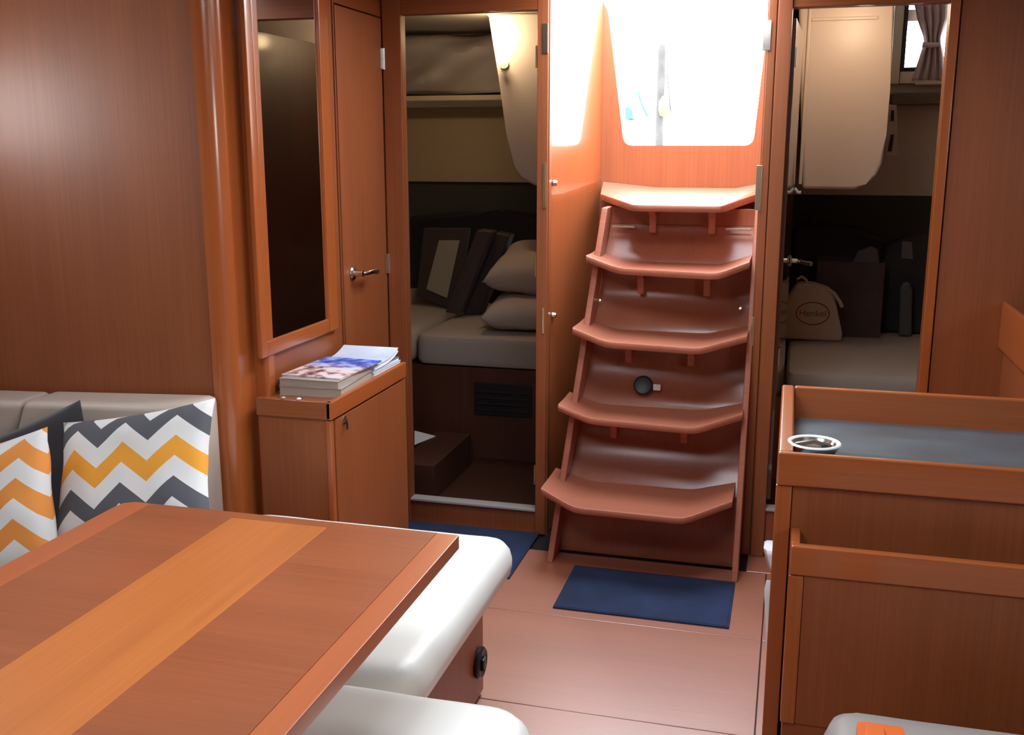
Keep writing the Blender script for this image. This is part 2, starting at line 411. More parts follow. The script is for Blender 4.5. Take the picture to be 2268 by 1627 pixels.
# back board with the wash-board opening
def rounded(pts, rad, seg=7):
    out = []; n = len(pts)
    for i in range(n):
        p = Vector(pts[i]); a = (Vector(pts[i - 1]) - p).normalized(); b = (Vector(pts[(i + 1) % n]) - p).normalized(); r = rad[i]
        if r == 0: out.append(p); continue
        s, e = p + a * r, p + b * r
        for k in range(seg + 1):
            t = k / seg; out.append(s * (1 - t) ** 2 + p * 2 * t * (1 - t) + e * t * t)
    return out
inner = rounded([(-.760, CEIL + .03), (-.735, 1.925), (-.722, 1.905), (-.650, 1.405), (-.160, 1.405), (-.122, 1.93), (-.120, CEIL + .03)], [0, .0, .02, .035, .035, 0, 0])
bm = bmesh.new()
L = [Vector((-.775, CEIL + .03)), Vector((-.775, 0)), Vector((-.105, 0)), Vector((-.105, CEIL + .03))]
poly = [L[0], L[1], L[2], L[3]] + [Vector(p) for p in inner[::-1]]
f0 = [bm.verts.new((p.x, YH, p.y)) for p in poly]; f1 = [bm.verts.new((p.x, YH + .03, p.y)) for p in poly]
for tri in tessellate_polygon([[Vector((p.x, p.y, 0)) for p in poly]]):
    bm.faces.new([f0[i] for i in tri]); bm.faces.new([f1[i] for i in tri][::-1])
for i in range(len(poly)):
    j = (i + 1) % len(poly); bm.faces.new([f0[i], f0[j], f1[j], f1[i]])
link('wall_well_back', bm, WB, None, smooth=False, **STR)

# jamb plates and stops
def plate(label, x0, x1, z0, z1, y=YB - .0125, mat=BRASS, g='latch plates on the doorway casings'):
    return box('latch_plate', x0, x1, y - .004, y, z0, z1, mat, None, .001, tag=(label, 'plate', g))
pl = [((1203, 360), (1209, 460), 'tall brass plate left of the steps beside the upper round stop'),
      ((1201, 682), (1205, 738), 'slim brass plate left of the steps beside the lower round stop'),
      ((1202, 52), (1214, 118), 'white metal bracket at the top left edge of the companionway')]
for (xa, ya), (xb, yb), lb in pl:
    a = ony(xa, ya, YB - .013); b = ony(xb, yb, YB - .013); plate(lb, a.x, b.x, b.z, a.z, mat=(CHROME if 'white' in lb else BRASS))
pl = [((1676, 366), (1684, 466), 'tall brass plate right of the top step'), ((1664, 702), (1669, 765), 'slim brass plate right of the third step'),
      ((1692, 45), (1706, 112), 'white metal bracket at the top right edge of the companionway')]
for (xa, ya), (xb, yb), lb in pl:
    a = ony(xa, ya, YB - .011); b = ony(xb, yb, YB - .011); plate(lb, a.x, b.x, b.z, a.z, YB - .0105, mat=(CHROME if 'white' in lb else BRASS))
for px, py, lb in ((1217, 405, 'small round chrome stop on the well wall beside the tall brass plate'), (1215, 697, 'small round chrome stop on the well wall beside the slim brass plate')):
    p = ony(px, py, YB + .05); X_ = -.812
    lathe('door_stop', [(0, 0), (.010, 0), (.010, .008), (.007, .014), (0, .016)], (X_, YB + .05, p.z), (1, 0, 0), CHROME, None, 14, tag=(lb, 'door stop', 'chrome stops on the well wall'))
for z in (1.70, .985, .21):
    pass

# open cabin door leaves
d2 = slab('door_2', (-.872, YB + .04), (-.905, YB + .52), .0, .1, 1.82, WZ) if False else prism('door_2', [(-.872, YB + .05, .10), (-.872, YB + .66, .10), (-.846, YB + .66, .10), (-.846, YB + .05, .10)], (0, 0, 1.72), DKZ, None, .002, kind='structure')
for z in (1.70, .985, .21):
    h = box('hinge', -.876, -.8725, YB + .052, YB + .085, z - .035, z + .035, BRASS, d2, .001)
    tube('hinge_pin', [(-.872, YB + .044, z - .036), (-.872, YB + .044, z + .036)], .0045, BRASS, h)
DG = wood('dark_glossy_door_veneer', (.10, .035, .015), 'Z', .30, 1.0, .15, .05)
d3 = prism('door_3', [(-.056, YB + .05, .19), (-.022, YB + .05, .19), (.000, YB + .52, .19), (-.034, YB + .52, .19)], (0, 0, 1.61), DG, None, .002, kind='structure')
dh = lathe('door_handle', [(0, 0), (.020, 0), (.022, .004), (.018, .008), (.009, .011), (.008, .03), (0, .032)], (-.004, YB + .47, .985), (1, -.04, 0), CHROME, d3, 18, label='chrome lever on a round rose')
tube('lever', [(.024, YB + .47, .985), (.036, YB + .455, .985), (.050, YB + .44, .983), (.075, YB + .425, .980)], [.007, .007, .007, .009], CHROME, dh, 10)
a = ony(1752, 112, YB + .05)
for z in (a.z - .02, .70): box('hinge', -.0225, -.0165, YB + .055, YB + .09, z - .03, z + .03, CHROME, d3, .001)
tube('hook', [(.0, YB + .50, 1.25), (.012, YB + .50, 1.235), (.024, YB + .50, 1.235)], .006, WHITE, d3, 8)

# ============================================================ STEPS
lad = root('companionway_steps', 'steep five-tread cherry wood companionway steps with upturned tread ends', 'stairs', (-.44, 3.33, 0))
TZ = (1.21, 1.0, .765, .51, .25)
TP = [((1330, 428), (1400, 452), (1600, 455), (1676, 430)), ((1298, 565), (1370, 592), (1590, 604), (1660, 578)), ((1268, 725), (1340, 755), (1550, 770), (1655, 742)),
      ((1236, 895), (1305, 925), (1540, 947), (1645, 915)), ((1198, 1080), (1270, 1122), (1515, 1147), (1622, 1108))]
def yboard(z): return 3.31 + .325 * z
def xleft(z): return -.745 + .085 * z
def xright(z): return -.130 + .004 * z
tread_info = []
for k, (z, t) in enumerate(zip(TZ, TP)):
    K1, K2 = onz(*t[1], z), onz(*t[2], z)
    up = .034 if k else .020
    L0, R0 = onz(*t[0], z + up), onz(*t[3], z + up)
    if k == 0:
        L0 = onz(*t[0], z + up); R0 = onz(*t[3], z + up); L0.y = max(L0.y, 3.52); R0.y = max(R0.y, 3.52)
        L0.x = ony(*t[0], L0.y).x; R0.x = ony(*t[3], R0.y).x
    R0.x = min(R0.x, -.116)
    # front polyline, eased round the two knuckles
    def ease(A, B, C, r=.03):
        a = B + (A - B).normalized() * r; c = B + (C - B).normalized() * r
        return [a, (a + B * 2 + c) / 4, c]
    front = [L0] + ease(L0, K1, K2, .028) + ease(K1, K2, R0, .028) + [R0]
    tip = .018
    dz = 0.0
    back = []
    for i, p in enumerate(front):
        yb = yboard(p.z) + .006 if k else YH - .003
        q = Vector((p.x, yb, p.z + (.036 if k == 0 else 0)))
        if k and i in (0, len(front) - 1): pass
        back.append(q)
    if k == 0:
        for i, q in enumerate(back):
            s = (q.x - back[0].x) / (back[-1].x - back[0].x); q.x = -.728 + s * (.610)
    bm = bmesh.new(); th = .024; n = len(front)
    # nosing row: rounded front edge
    rows = []
    for off, dzz in ((.004, -th), (0, -th + .006), (-.002, -.010), (.001, -.003), (.008, 0)):
        rows.append([bm.verts.new((p.x, p.y + off, p.z + dzz)) for p in front])
    rows.append([bm.verts.new(((p.x + q.x) / 2, (p.y + q.y) / 2, (p.z + q.z) / 2 - .002)) for p, q in zip(front, back)])
    rows.append([bm.verts.new(q) for q in back])
    rows.append([bm.verts.new(q - Vector((0, 0, th))) for q in back])
    R = len(rows)
    for r in range(R):
        for i in range(n - 1): bm.faces.new([rows[r][i], rows[r][i + 1], rows[(r + 1) % R][i + 1], rows[(r + 1) % R][i]])
    bm.faces.new([rows[r][0] for r in range(R)]); bm.faces.new([rows[r][-1] for r in range(R)][::-1])
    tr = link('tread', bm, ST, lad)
    # anti-slip strip set near the nosing on the lowest two treads is plain wood; brackets below
    mx = (K1.x + K2.x) / 2; w = (K2.x - K1.x)
    for s in (-.34, .36):
        bx0 = mx + s * w * .98 - .011; zt = z - th; yb = yboard(zt)
        if k == 0: yb = yboard(zt)
        bm = bmesh.new(); hgt = .085; y0 = K1.y + .035
        y0 = yb - .09
        prf = [(y0, zt), (yb, zt), (yboard(zt - hgt), zt - hgt), (yboard(zt - hgt) - .012, zt - hgt + .002), (yb - .045, zt - .03)]
        a = [bm.verts.new((bx0, y, zz)) for y, zz in prf]; c = [bm.verts.new((bx0 + .022, y, zz)) for y, zz in prf]
        bm.faces.new(a); bm.faces.new(c[::-1])
        for i in range(len(prf)): bm.faces.new([a[i], a[(i + 1) % len(prf)], c[(i + 1) % len(prf)], c[i]])
        link('bracket', bm, ST, tr, smooth=False)
# backing boards between the treads (seam at the upper one)
def yseg(z):
    ks = [0.0] + [t for t in TZ[::-1]]
    for a_, b_ in zip(ks, ks[1:]):
        if z <= b_ or b_ == ks[-1]:
            t = min(1, max(0, (z - a_) / (b_ - a_))); ya, yb_ = yboard(a_), yboard(b_)
            if a_ == 0: return 3.35 + (yb_ - 3.35) * t ** 3
            return ya + (yb_ - ya) * (1 - (1 - t) ** 2) + (.022 * sin(pi * t) * (1 - .3 * t) if a_ > 0 else 0)
def board(z0, z1, nm='backing_board'):
    bm = bmesh.new(); n = max(4, int((z1 - z0) / .022)); rows = []
    for i in range(n + 1):
        z = z0 + (z1 - z0) * i / n; y = yseg(z)
        rows.append([bm.verts.new(p) for p in ((xleft(z) + .012, y, z), (xright(z), y, z), (xright(z), y + .014, z), (xleft(z) + .012, y + .014, z))])
    for a, b in zip(rows, rows[1:]):
        for k in range(4): bm.faces.new([a[k], a[(k + 1) % 4], b[(k + 1) % 4], b[k]])
    bm.faces.new(rows[0][::-1]); bm.faces.new(rows[-1])
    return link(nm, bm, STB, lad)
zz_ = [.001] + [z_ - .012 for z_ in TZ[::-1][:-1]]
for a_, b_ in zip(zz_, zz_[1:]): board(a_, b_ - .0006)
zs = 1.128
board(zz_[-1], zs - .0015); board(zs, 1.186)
# stringers
for sx, w in ((xleft, .022), (xright, .020)):
    bm = bmesh.new(); pts = []
    for z in (0.0, 1.19):
        X0 = sx(z) - (.010 if sx is xleft else -.0); yf = yboard(z) - .085; yk = yboard(z) + .02
        pts += [(X0, yf, z), (X0 + w, yf, z), (X0 + w, yk, z), (X0, yk, z)]
    hexa(bm, pts); bevel(bm, .004, 2)
    link('stringer', bm, ST, lad)
# hardware on the boards
def onboard(x, y):
    d = ray(x, y); t = (3.31 + .325 * HC) / (d.y - .325 * d.z); return Vector((0, 0, HC)) + d * t
for (x0, x1, y) in ((1356, 1406, 501), (1607, 1664, 507)):
    a, b = onboard(x0, y), onboard(x1, y)
    box('metal_strip', a.x, b.x, a.y - .007, a.y - .001, a.z - .003, a.z + .003, BRASS, lad, .001)
nb = Vector((0, -1, .325)).normalized()
p = onboard(1425, 853) + nb * .001
lathe('engine_inspection_port', [(0, 0), (.034, 0), (.034, .004), (.029, .008), (.020, .006), (0, .006)], p, nb, BLACK, lad, 24, label='round black plastic port')
p = onboard(1455, 857); box('plastic_tab', p.x - .013, p.x + .013, p.y - .006, p.y, p.z - .011, p.z + .011, WHITE, lad, .002, label='small square white tab')
for x, y in ((1328, 665), (1640, 683)):
    p = onboard(x, y); lathe('screw_cap', [(0, 0), (.006, 0), (.005, .003), (0, .004)], p, nb, BRASS, lad, 12)

# ============================================================ PORT SIDE CABINET
cb = root('small_cabinet', 'low cherry wood cabinet below the mirror with magazines on top', 'cabinet', (-1.305, 2.78, 0))
CT = .717; x0, x1, y0, y1 = XW + .003, -1.19, 2.49, 3.055
box('body', x0, x1 - .014, y0 + .006, y1, 0, CT - .024, WZ, cb, .002)
box('corner_post', x1 - .022, x1 - .001, y0 + .001, y0 + .020, 0, CT - .052, EZ, cb, .006, 3)
box('door', x1 - .013, x1, y0 + .024, y1 - .003, .05, CT - .056, WZ, cb, .002)
box('top', x0, x1 - .004, y0 + .004, y1, CT - .022, CT - .010, WX, cb, .001)
box('edge_rail', x0, x1 - .001, y0 - .004, y0 + .014, CT - .050, CT, WX, cb, .003)
box('edge_rail', x1 - .016, x1 + .003, y0 - .004, y1, CT - .050, CT, EY, cb, .004, label='orange-brown rounded rail edge')
q = onx(762, 930, x1)
kn = lathe('lock', [(0, 0), (.011, 0), (.012, .003), (.006, .006), (0, .006)], (x1, q.y, q.z), (1, 0, 0), CHROME, cb, 18)
tube('latch_lever', [(x1 + .005, q.y, q.z + .004), (x1 + .009, q.y, q.z - .012), (x1 + .010, q.y - .002, q.z - .026)], [.004, .004, .003], BLACK, kn, 8)

# magazines
def cover_mat():
    m, n, b = base('glossy_blue_cover'); t = n.nodes.new('ShaderNodeTexCoord')
    z = n.nodes.new('ShaderNodeTexNoise'); z.inputs['Scale'].default_value = 22; z.inputs['Detail'].default_value = 6
    n.links.new(t.outputs['Object'], z.inputs['Vector'])
    sx = n.nodes.new('ShaderNodeSeparateXYZ'); n.links.new(t.outputs['Object'], sx.inputs[0])
    def ramp(cols):
        r = n.nodes.new('ShaderNodeValToRGB'); e = r.color_ramp.elements
        e[0].position, e[0].color = cols[0][0], (*cols[0][1], 1); e[1].position, e[1].color = cols[-1][0], (*cols[-1][1], 1)
        for p_, c_ in cols[1:-1]: q_ = e.new(p_); q_.color = (*c_, 1)
        return r
    a = ramp([(.36, (.10, .06, .07)), (.45, (.45, .28, .25)), (.52, (.80, .66, .62)), (.66, (.72, .70, .80))])   # people on pale ground, near end
    c = ramp([(.36, (.02, .05, .35)), (.50, (.06, .16, .62)), (.62, (.35, .50, .85))])                            # blue sky, far end
    n.links.new(z.outputs[0], a.inputs[0]); n.links.new(z.outputs[0], c.inputs[0])
    mr = n.nodes.new('ShaderNodeMapRange'); mr.inputs['From Min'].default_value = -.02; mr.inputs['From Max'].default_value = .06
    n.links.new(sx.outputs['Y'], mr.inputs['Value'])
    mx = n.nodes.new('ShaderNodeMix'); mx.data_type = 'RGBA'
    n.links.new(mr.outputs[0], mx.inputs['Factor']); n.links.new(a.outputs[0], mx.inputs['A']); n.links.new(c.outputs[0], mx.inputs['B'])
    n.links.new(mx.outputs['Result'], b.inputs['Base Color']); b.inputs['Roughness'].default_value = .25
    return m
COVB = cover_mat()
COVW = plain('pale_blue_cover', (.62, .70, .85), .3, var=.2); COVD = plain('teal_cover', (.10, .22, .28), .3); COVG = plain('greyish_cover', (.30, .26, .24), .5, var=.3)
def mag(label, cx, cy, z, w, l, h, rot, cov, pages=PAPER, curl=0):
    o = root('magazine', label, 'magazine', (cx, cy, z), 'magazines stacked on the small cabinet')
    def sheet(nm, z0, z1, inset, mat):
        bm = bmesh.new(); n = 10; A = []
        for i in range(n + 1):
            v = -l / 2 + inset + (l - 2 * inset) * i / n; lift = curl * max(0, (i / n - .45) / .55) ** 2
            ring = []
            for u, zz in ((-w / 2 + inset, z0), (w / 2 - inset, z0), (w / 2 - inset, z1), (-w / 2 + inset, z1)):
                c, s = cos(rot), sin(rot); ring.append(bm.verts.new((cx + u * c - v * s, cy + u * s + v * c, z + zz + lift)))
            A.append(ring)
        for a, b in zip(A, A[1:]):
            for j in range(4): bm.faces.new([a[j], a[(j + 1) % 4], b[(j + 1) % 4], b[j]])
        bm.faces.new(A[0][::-1]); bm.faces.new(A[-1]); link(nm, bm, mat, o, smooth=False)
    sheet('pages', .0008, h - .0008, .002, pages); sheet('cover', h - .0008, h, 0, cov); sheet('back_cover', 0, .0008, 0, cov)
    return o
Z0 = CT - .010
mag('thick worn catalogue with yellowed page edges, lowest at the front of the pile', -1.300, 2.70, Z0, .19, .25, .026, 0.05, COVG)
mag('worn magazine with grey page edges between the catalogue and the blue cover', -1.302, 2.705, Z0 + .0262, .185, .245, .020, .0, COVG)
mag('glossy blue and pink picture magazine lying on top of the pile', -1.300, 2.745, Z0 + .0464, .19, .27, .004, -.06, COVB, PAPERW)
mag('white magazine lowest behind the catalogue, close to the cabinet rail', -1.300, 2.944, Z0, .19, .215, .016, -.01, COVW, PAPERW)
mag('thin teal-edged magazine between two white ones behind the catalogue', -1.302, 2.944, Z0 + .0162, .185, .215, .010, .0, COVD, PAPERW)
mag('white magazine curling up at its far corner behind the blue cover', -1.302, 2.940, Z0 + .0264, .19, .20, .012, .01, COVW, PAPERW, curl=.02)
for (px, py), c_, lb in (((680, 876), WHITE, 'tiny white shell on the cabinet rim in front of the magazines'), ((645, 874), PAPER, 'tiny beige pebble on the cabinet rim left of the white shell')):
    p = onz(px, py, CT); lathe('pebble', [(0, 0), (.006, .001), (.007, .003), (.004, .006), (0, .007)], (p.x, y0 + .006, CT), (0, 0, 1), c_, None, 10, tag=(lb, 'pebble'))

# ============================================================ MIRROR
mi = root('wall_mirror', 'tall narrow wall mirror in a cherry wood frame above the small cabinet', 'mirror', (XW + .001, 2.78, .80))
my0, my1, mz0 = 2.570, 3.058, .845
def on_wall(px, py): p = onx(px, py, XW + .012); return p.y, p.z
gy0, gz0 = on_wall(591, 757); gy1, gz1 = on_wall(729, 706); gz = (gz0 + gz1) / 2
oy0, oy1 = on_wall(568, 600)[0], on_wall(744, 600)[0]; oz = gz - .042
box('glass', XW + .003, XW + .007, gy0 - .004, gy1 + .004, gz - .004, 1.925, MIR, mi, 0)
box('frame', XW + .001, XW + .016, oy0, gy0, oz, 1.94, EZ, mi, .004)
box('frame', XW + .001, XW + .016, gy1, oy1, oz, 1.94, EZ, mi, .004)
box('frame', XW + .001, XW + .015, gy0 + .0002, gy1 - .0002, oz, gz, EY, mi, .004)
box('frame', XW + .001, XW + .015, gy0 + .0002, gy1 - .0002, 1.92, 1.94, EY, mi, .004)

# ============================================================ SALOON TABLE
tb = root('dining_table', 'large cherry wood saloon table with a lighter inlaid centre strip', 'table', (-.90, .95, 0))
TT = .72; tx = [-1.235, -1.178, -.985, -.790, -.588, -.546]; ty0, ty1 = .25, 1.646
gp = .0001
def topboard(nm, a, b, c, d, mat, z=TT, **k): return box(nm, a + gp, b - gp, c, d, TT - .024, z, mat, tb, 0, 1, **k)
prism('side_rail', [(tx[0], ty0, TT - .026), (tx[1] - gp, ty0, TT - .026), (tx[1] - gp, ty1, TT - .026), (tx[0] + .022, ty1, TT - .026), (tx[0] + .004, ty1 - .012, TT - .026), (tx[0], ty1 - .034, TT - .026)], (0, 0, .026), TR, tb, 0)
topboard('panel', tx[1], tx[2], ty0, ty1, TD)
topboard('panel', tx[3], tx[4], ty0, ty1, TD)
topboard('inlay_strip', tx[2], tx[3], ty0, ty1 - .028, TL, label='lighter orange inlaid strip')
topboard('panel', tx[2], tx[3], ty1 - .0275, ty1, TD)
box('side_rail', tx[4] + gp, tx[5], ty0, ty1, TT - .026, TT, TR, tb, .0012)
box('underframe', -1.20, -.58, ty0 + .04, ty1 - .03, TT - .055, TT - .027, WY, tb, .003)
for yy in (.65, 1.30):
    lg = lathe('leg', [(0, 0), (.10, 0), (.10, .008), (.045, .016), (.032, .02), (.032, TT - .075), (.07, TT - .062), (.07, TT - .056), (0, TT - .056)], (-.92, yy, 0), (0, 0, 1), CHROME, tb, 24)

# ============================================================ U-SHAPED DINETTE
SH = .485
def base_box(nm, lab, x0, x1, y0, y1, h):
    t = root(nm, lab, 'bench', ((x0 + x1) / 2, (y0 + y1) / 2, 0))
    box('carcass', x0, x1, y0, y1, 0, h, WZ, t, .003)
    return t
bn = root('bench', 'cherry wood bench base with a round black ring latch behind the table', 'bench', (-1.03, 2.0, 0))
box('carcass', -1.335, -.722, 1.56, 2.342, 0, .362, WZ, bn, .003)
box('side_panel', -.7215, -.714, 1.58, 2.340, .012, .355, WZ, bn, .002)
q = onx(1058, 1466, -.714)
lt = lathe('ring_latch', [(0, 0), (.032, 0), (.040, .003), (.041, .010), (.036, .015), (.028, .012), (.0, .010)], (-.7138, q.y, q.z), (1, 0, 0), BLACK, bn, 28, label='round black plastic ring latch')
box('latch_tongue', -.7035, -.695, q.y - .008, q.y + .016, q.z - .020, q.z + .012, BLACK, lt, .003)
cushion('seat_cushion', -1.335, -.608, 1.572, 2.300, .365, SH - .018, CUSH, None, r=.045, crown=.008, corner=.07, tag=('white padded seat cushion on the bench end beside the passage', 'cushion', 'seat cushions of the dinette'))
cushion('seat_cushion', -2.30, -1.34, .2, 2.285, .222, .325, SOFAB, None, r=.045, crown=.008, tag=('beige seat cushion under the chevron pillows at the left', 'cushion', 'seat cushions of the dinette'))
bs = base_box('bench', 'long cherry wood bench base along the left side under the table edge', -2.30, -1.36, .2, 2.40, .22)
# stool with cushion in the foreground
sl = base_box('stool', 'cherry wood stool base at the near right end of the table', -.79, -.46, .93, 1.45, .35)
cushion('stool_cushion', -.81, -.365, .86, 1.546, .352, .468, CUSH, None, r=.040, crown=.008, corner=.085, tag=('off-white stool cushion in the foreground under the table edge', 'cushion', 'seat cushions of the dinette'))

# back cushions against the transverse panel
def backcushion(name, poly, y0, y1, mat, tag, r=.022):
    bm = bmesh.new(); a = [bm.verts.new((x, y0, z)) for x, z in poly]; c = [bm.verts.new((x, y1, z)) for x, z in poly]
    bm.faces.new(a); bm.faces.new(c[::-1]); n = len(a)
    for i in range(n): bm.faces.new([a[i], a[(i + 1) % n], c[(i + 1) % n], c[i]])
    bevel(bm, r, 5)
    return link(name, bm, mat, None, tag=tag)
backcushion('backrest_cushion', [(-2.17, .34), (-1.492, .34), (-1.492, .738), (-2.02, .716)], 2.285, 2.425, SOFAB, ('beige backrest cushion behind the yellow and grey chevron pillow', 'cushion', 'backrest cushions'))
backcushion('backrest_cushion', [(-2.44, .34), (-2.174, .34), (-2.024, .714), (-2.44, .700)], 2.283, 2.425, SOFAB, ('beige backrest cushion in the far left corner', 'cushion', 'backrest cushions'))

def chevron(name, bands, cyc, period, amp, rot=0, off=0):
    m, n, b = base(name); N = n.nodes; Lk = n.links
    t = N.new('ShaderNodeTexCoord'); mp = N.new('ShaderNodeMapping'); mp.inputs['Rotation'].default_value = (0, 0, rot)
    Lk.new(t.outputs['Object'], mp.inputs['Vector']); s = N.new('ShaderNodeSeparateXYZ'); Lk.new(mp.outputs[0], s.inputs[0])
    pp = N.new('ShaderNodeMath'); pp.operation = 'PINGPONG'; pp.inputs[1].default_value = period / 2; Lk.new(s.outputs['X'], pp.inputs[0])
    m1 = N.new('ShaderNodeMath'); m1.operation = 'MULTIPLY_ADD'; m1.inputs[1].default_value = amp / (period / 2); Lk.new(pp.outputs[0], m1.inputs[0]); Lk.new(s.outputs['Y'], m1.inputs[2])
    m2 = N.new('ShaderNodeMath'); m2.operation = 'ADD'; m2.inputs[1].default_value = off + 10 * cyc; Lk.new(m1.outputs[0], m2.inputs[0])
    m3 = N.new('ShaderNodeMath'); m3.operation = 'DIVIDE'; m3.inputs[1].default_value = cyc; Lk.new(m2.outputs[0], m3.inputs[0])
    m4 = N.new('ShaderNodeMath'); m4.operation = 'FRACT'; Lk.new(m3.outputs[0], m4.inputs[0])
    r = N.new('ShaderNodeValToRGB'); r.color_ramp.interpolation = 'CONSTANT'; e = r.color_ramp.elements
    e[0].position = 0; e[0].color = (*bands[0], 1); e[1].position = 1 / len(bands); e[1].color = (*bands[1], 1)
    for i in range(2, len(bands)): q_ = e.new(i / len(bands)); q_.color = (*bands[i], 1)
    Lk.new(m4.outputs[0], r.inputs[0]); Lk.new(r.outputs[0], b.inputs['Base Color']); b.inputs['Roughness'].default_value = .85
    z = N.new('ShaderNodeTexNoise'); z.inputs['Scale'].default_value = 500; Lk.new(t.outputs['Object'], z.inputs['Vector'])
    u = N.new('ShaderNodeBump'); u.inputs['Strength'].default_value = .2; u.inputs['Distance'].default_value = .001
    Lk.new(z.outputs[0], u.inputs['Height']); Lk.new(u.outputs[0], b.inputs['Normal'])
    return m
WH = (.78, .76, .74); GY = (.10, .10, .115); YE = (.85, .36, .035); OR = (.82, .30, .06)
CHV = chevron('yellow_grey_chevron_print', [WH, YE, WH, GY], .205, .145, .058, rot=radians(0), off=.034)
CHO = chevron('orange_chevron_print', [WH, OR], .098, .150, .060, rot=radians(8), off=.02)
# yellow/grey pillow: leans back on the backrest
tl, trr, br, bl = onz(112, 950, 0), None, None, None
YPil = 2.11
c4 = [ony(108, 946, YPil + .06), ony(458, 900, YPil + .09), ony(478, 1150, YPil - .06), ony(162, 1200, YPil - .07)]
cen = (c4[0] + c4[1] + c4[2] + c4[3]) / 4; ux = (c4[1] + c4[2] - c4[0] - c4[3]) / 2; uy = (c4[0] + c4[1] - c4[2] - c4[3]) / 2
pillow('scatter_pillow', ux.length * 1.03, uy.length * 1.06, .11, CHV, frame(cen, ux, uy), ('square pillow with yellow, grey and white chevrons leaning at the backrest end', 'pillow', 'chevron pillows'), 1.0)
c4 = [ony(-210, 1040, 2.02), ony(112, 952, 2.05), ony(118, 1250, 1.93), ony(-190, 1330, 1.90)]
cen = (c4[0] + c4[1] + c4[2] + c4[3]) / 4; ux = (c4[1] + c4[2] - c4[0] - c4[3]) / 2; uy = (c4[0] + c4[1] - c4[2] - c4[3]) / 2
pillow('scatter_pillow', ux.length * 1.03, uy.length * 1.05, .12, CHO, frame(cen, ux, uy), ('pillow with orange and white chevrons cut off by the left edge', 'pillow', 'chevron pillows'), 4.0, pull=.05)
c4 = [ony(-180, 1020, 2.235), ony(208, 885, 2.25), ony(250, 1190, 2.20), ony(-120, 1330, 2.19)]
cen = (c4[0] + c4[1] + c4[2] + c4[3]) / 4; ux = (c4[1] + c4[2] - c4[0] - c4[3]) / 2; uy = (c4[0] + c4[1] - c4[2] - c4[3]) / 2
pillow('scatter_pillow', ux.length, uy.length, .06, CHAR, frame(cen, ux, uy), ('plain charcoal pillow wedged behind the two chevron pillows', 'pillow'), 7.0)

# ============================================================ CARPETS
def rug(label, x0, x1, y0, y1):
    o = root('floor_mat', label, 'mat', ((x0 + x1) / 2, (y0 + y1) / 2, .0003), 'navy floor mats')
    box('pile', x0 + .006, x1 - .006, y0 + .006, y1 - .006, .0004, .0075, CARPET, o, .0015)
    bm = bmesh.new()
    for q in ((x0, x1, y0, y0 + .006), (x0, x1, y1 - .006, y1), (x0, x0 + .006, y0 + .006, y1 - .006), (x1 - .006, x1, y0 + .006, y1 - .006)): cube(bm, *q, .0004, .006)
    link('binding', bm, CARPET, o, smooth=False)
rug('navy blue mat on the floor in front of the steps', -.652, -.116, 2.880, 3.215)
rug('navy blue mat in front of the left cabin doorway', -1.385, -.840, 3.055, 3.470)

# ============================================================ CHART TABLE (right)
dk = root('chart_table', 'cherry wood chart table with raised rails and a blue-grey vinyl top', 'desk', (.5, 2.28, 0))
DT = .82; a0, a1, b0, b1 = -.003, 1.20, 1.985, 2.585
bm = bmesh.new(); hexa(bm, [(a0 + .03, b0 + .02, .775), (a1, b0 + .02, .775), (a1, b1 - .02, .715), (a0 + .03, b1 - .02, .715), (a0 + .03, b0 + .02, .800), (a1, b0 + .02, .800), (a1, b1 - .02, .742), (a0 + .03, b1 - .02, .742)])
link('writing_top', bm, VINYL, dk, smooth=False, label='blue-grey vinyl writing surface')
box('rail', a0, a0 + .030, b0 + .012, b1, .700, DT, EY, dk, .006, 3)
box('rail', a0 + .0305, a1, b1 - .020, b1, .690, DT, EX, dk, .005, 3)
box('rail', a0, a1, b0 - .004, b0 + .0115, .752, DT, EX, dk, .005, 3)
box('front_panel', a0 + .032, a1, b0 + .006, b0 + .018, .60, .7515, WZ, dk, .001)
box('leg_panel', a0, a0 + .031, b0 + .002, b0 + .020, 0, .7515, EZ, dk, .003)
box('side_panel', a0 + .002, a0 + .022, b0 + .0205, b1 - .03, 0, .699, WZ, dk, .002)
box('back_panel', a0 + .023, a1, b1 - .05, b1 - .032, 0, .689, WZ, dk, .002)
# ash tray / trinket dish on the desk corner
p = onz(1803, 986, .815)
da = root('dish', 'round silver ashtray in the near left corner of the chart table', 'dish', (p.x, p.y + .008, .800))
lathe('bowl', [(0, 0), (.040, 0), (.047, .008), (.050, .018), (.046, .018), (.040, .008), (0, .006)], (p.x, p.y + .008, .7995), (0, 0, 1), CHROME, da, 36)
lathe('rim', [(.043, .019), (.046, .0215), (.051, .0215), (.053, .019), (.051, .0185), (.045, .0185), (.043, .019)], (p.x, p.y + .008, .7995), (0, 0, 1), WHITE, da, 36)
lathe('ash', [(0, .0065), (.036, .0065), (.036, .0095), (0, .0105)], (p.x, p.y + .008, .7995), (0, 0, 1), plain('ash', (.12, .07, .05), .8, var=.5), da, 24)
tube('divider', [(p.x - .036, p.y + .008, .812), (p.x, p.y + .012, .820), (p.x + .034, p.y + .006, .812)], .005, CHROME, da, 8)
lathe('stub', [(0, 0), (.007, 0), (.007, .012), (0, .012)], (p.x + .020, p.y + .001, .807), (.3, .1, 1), BLACK, da, 10)

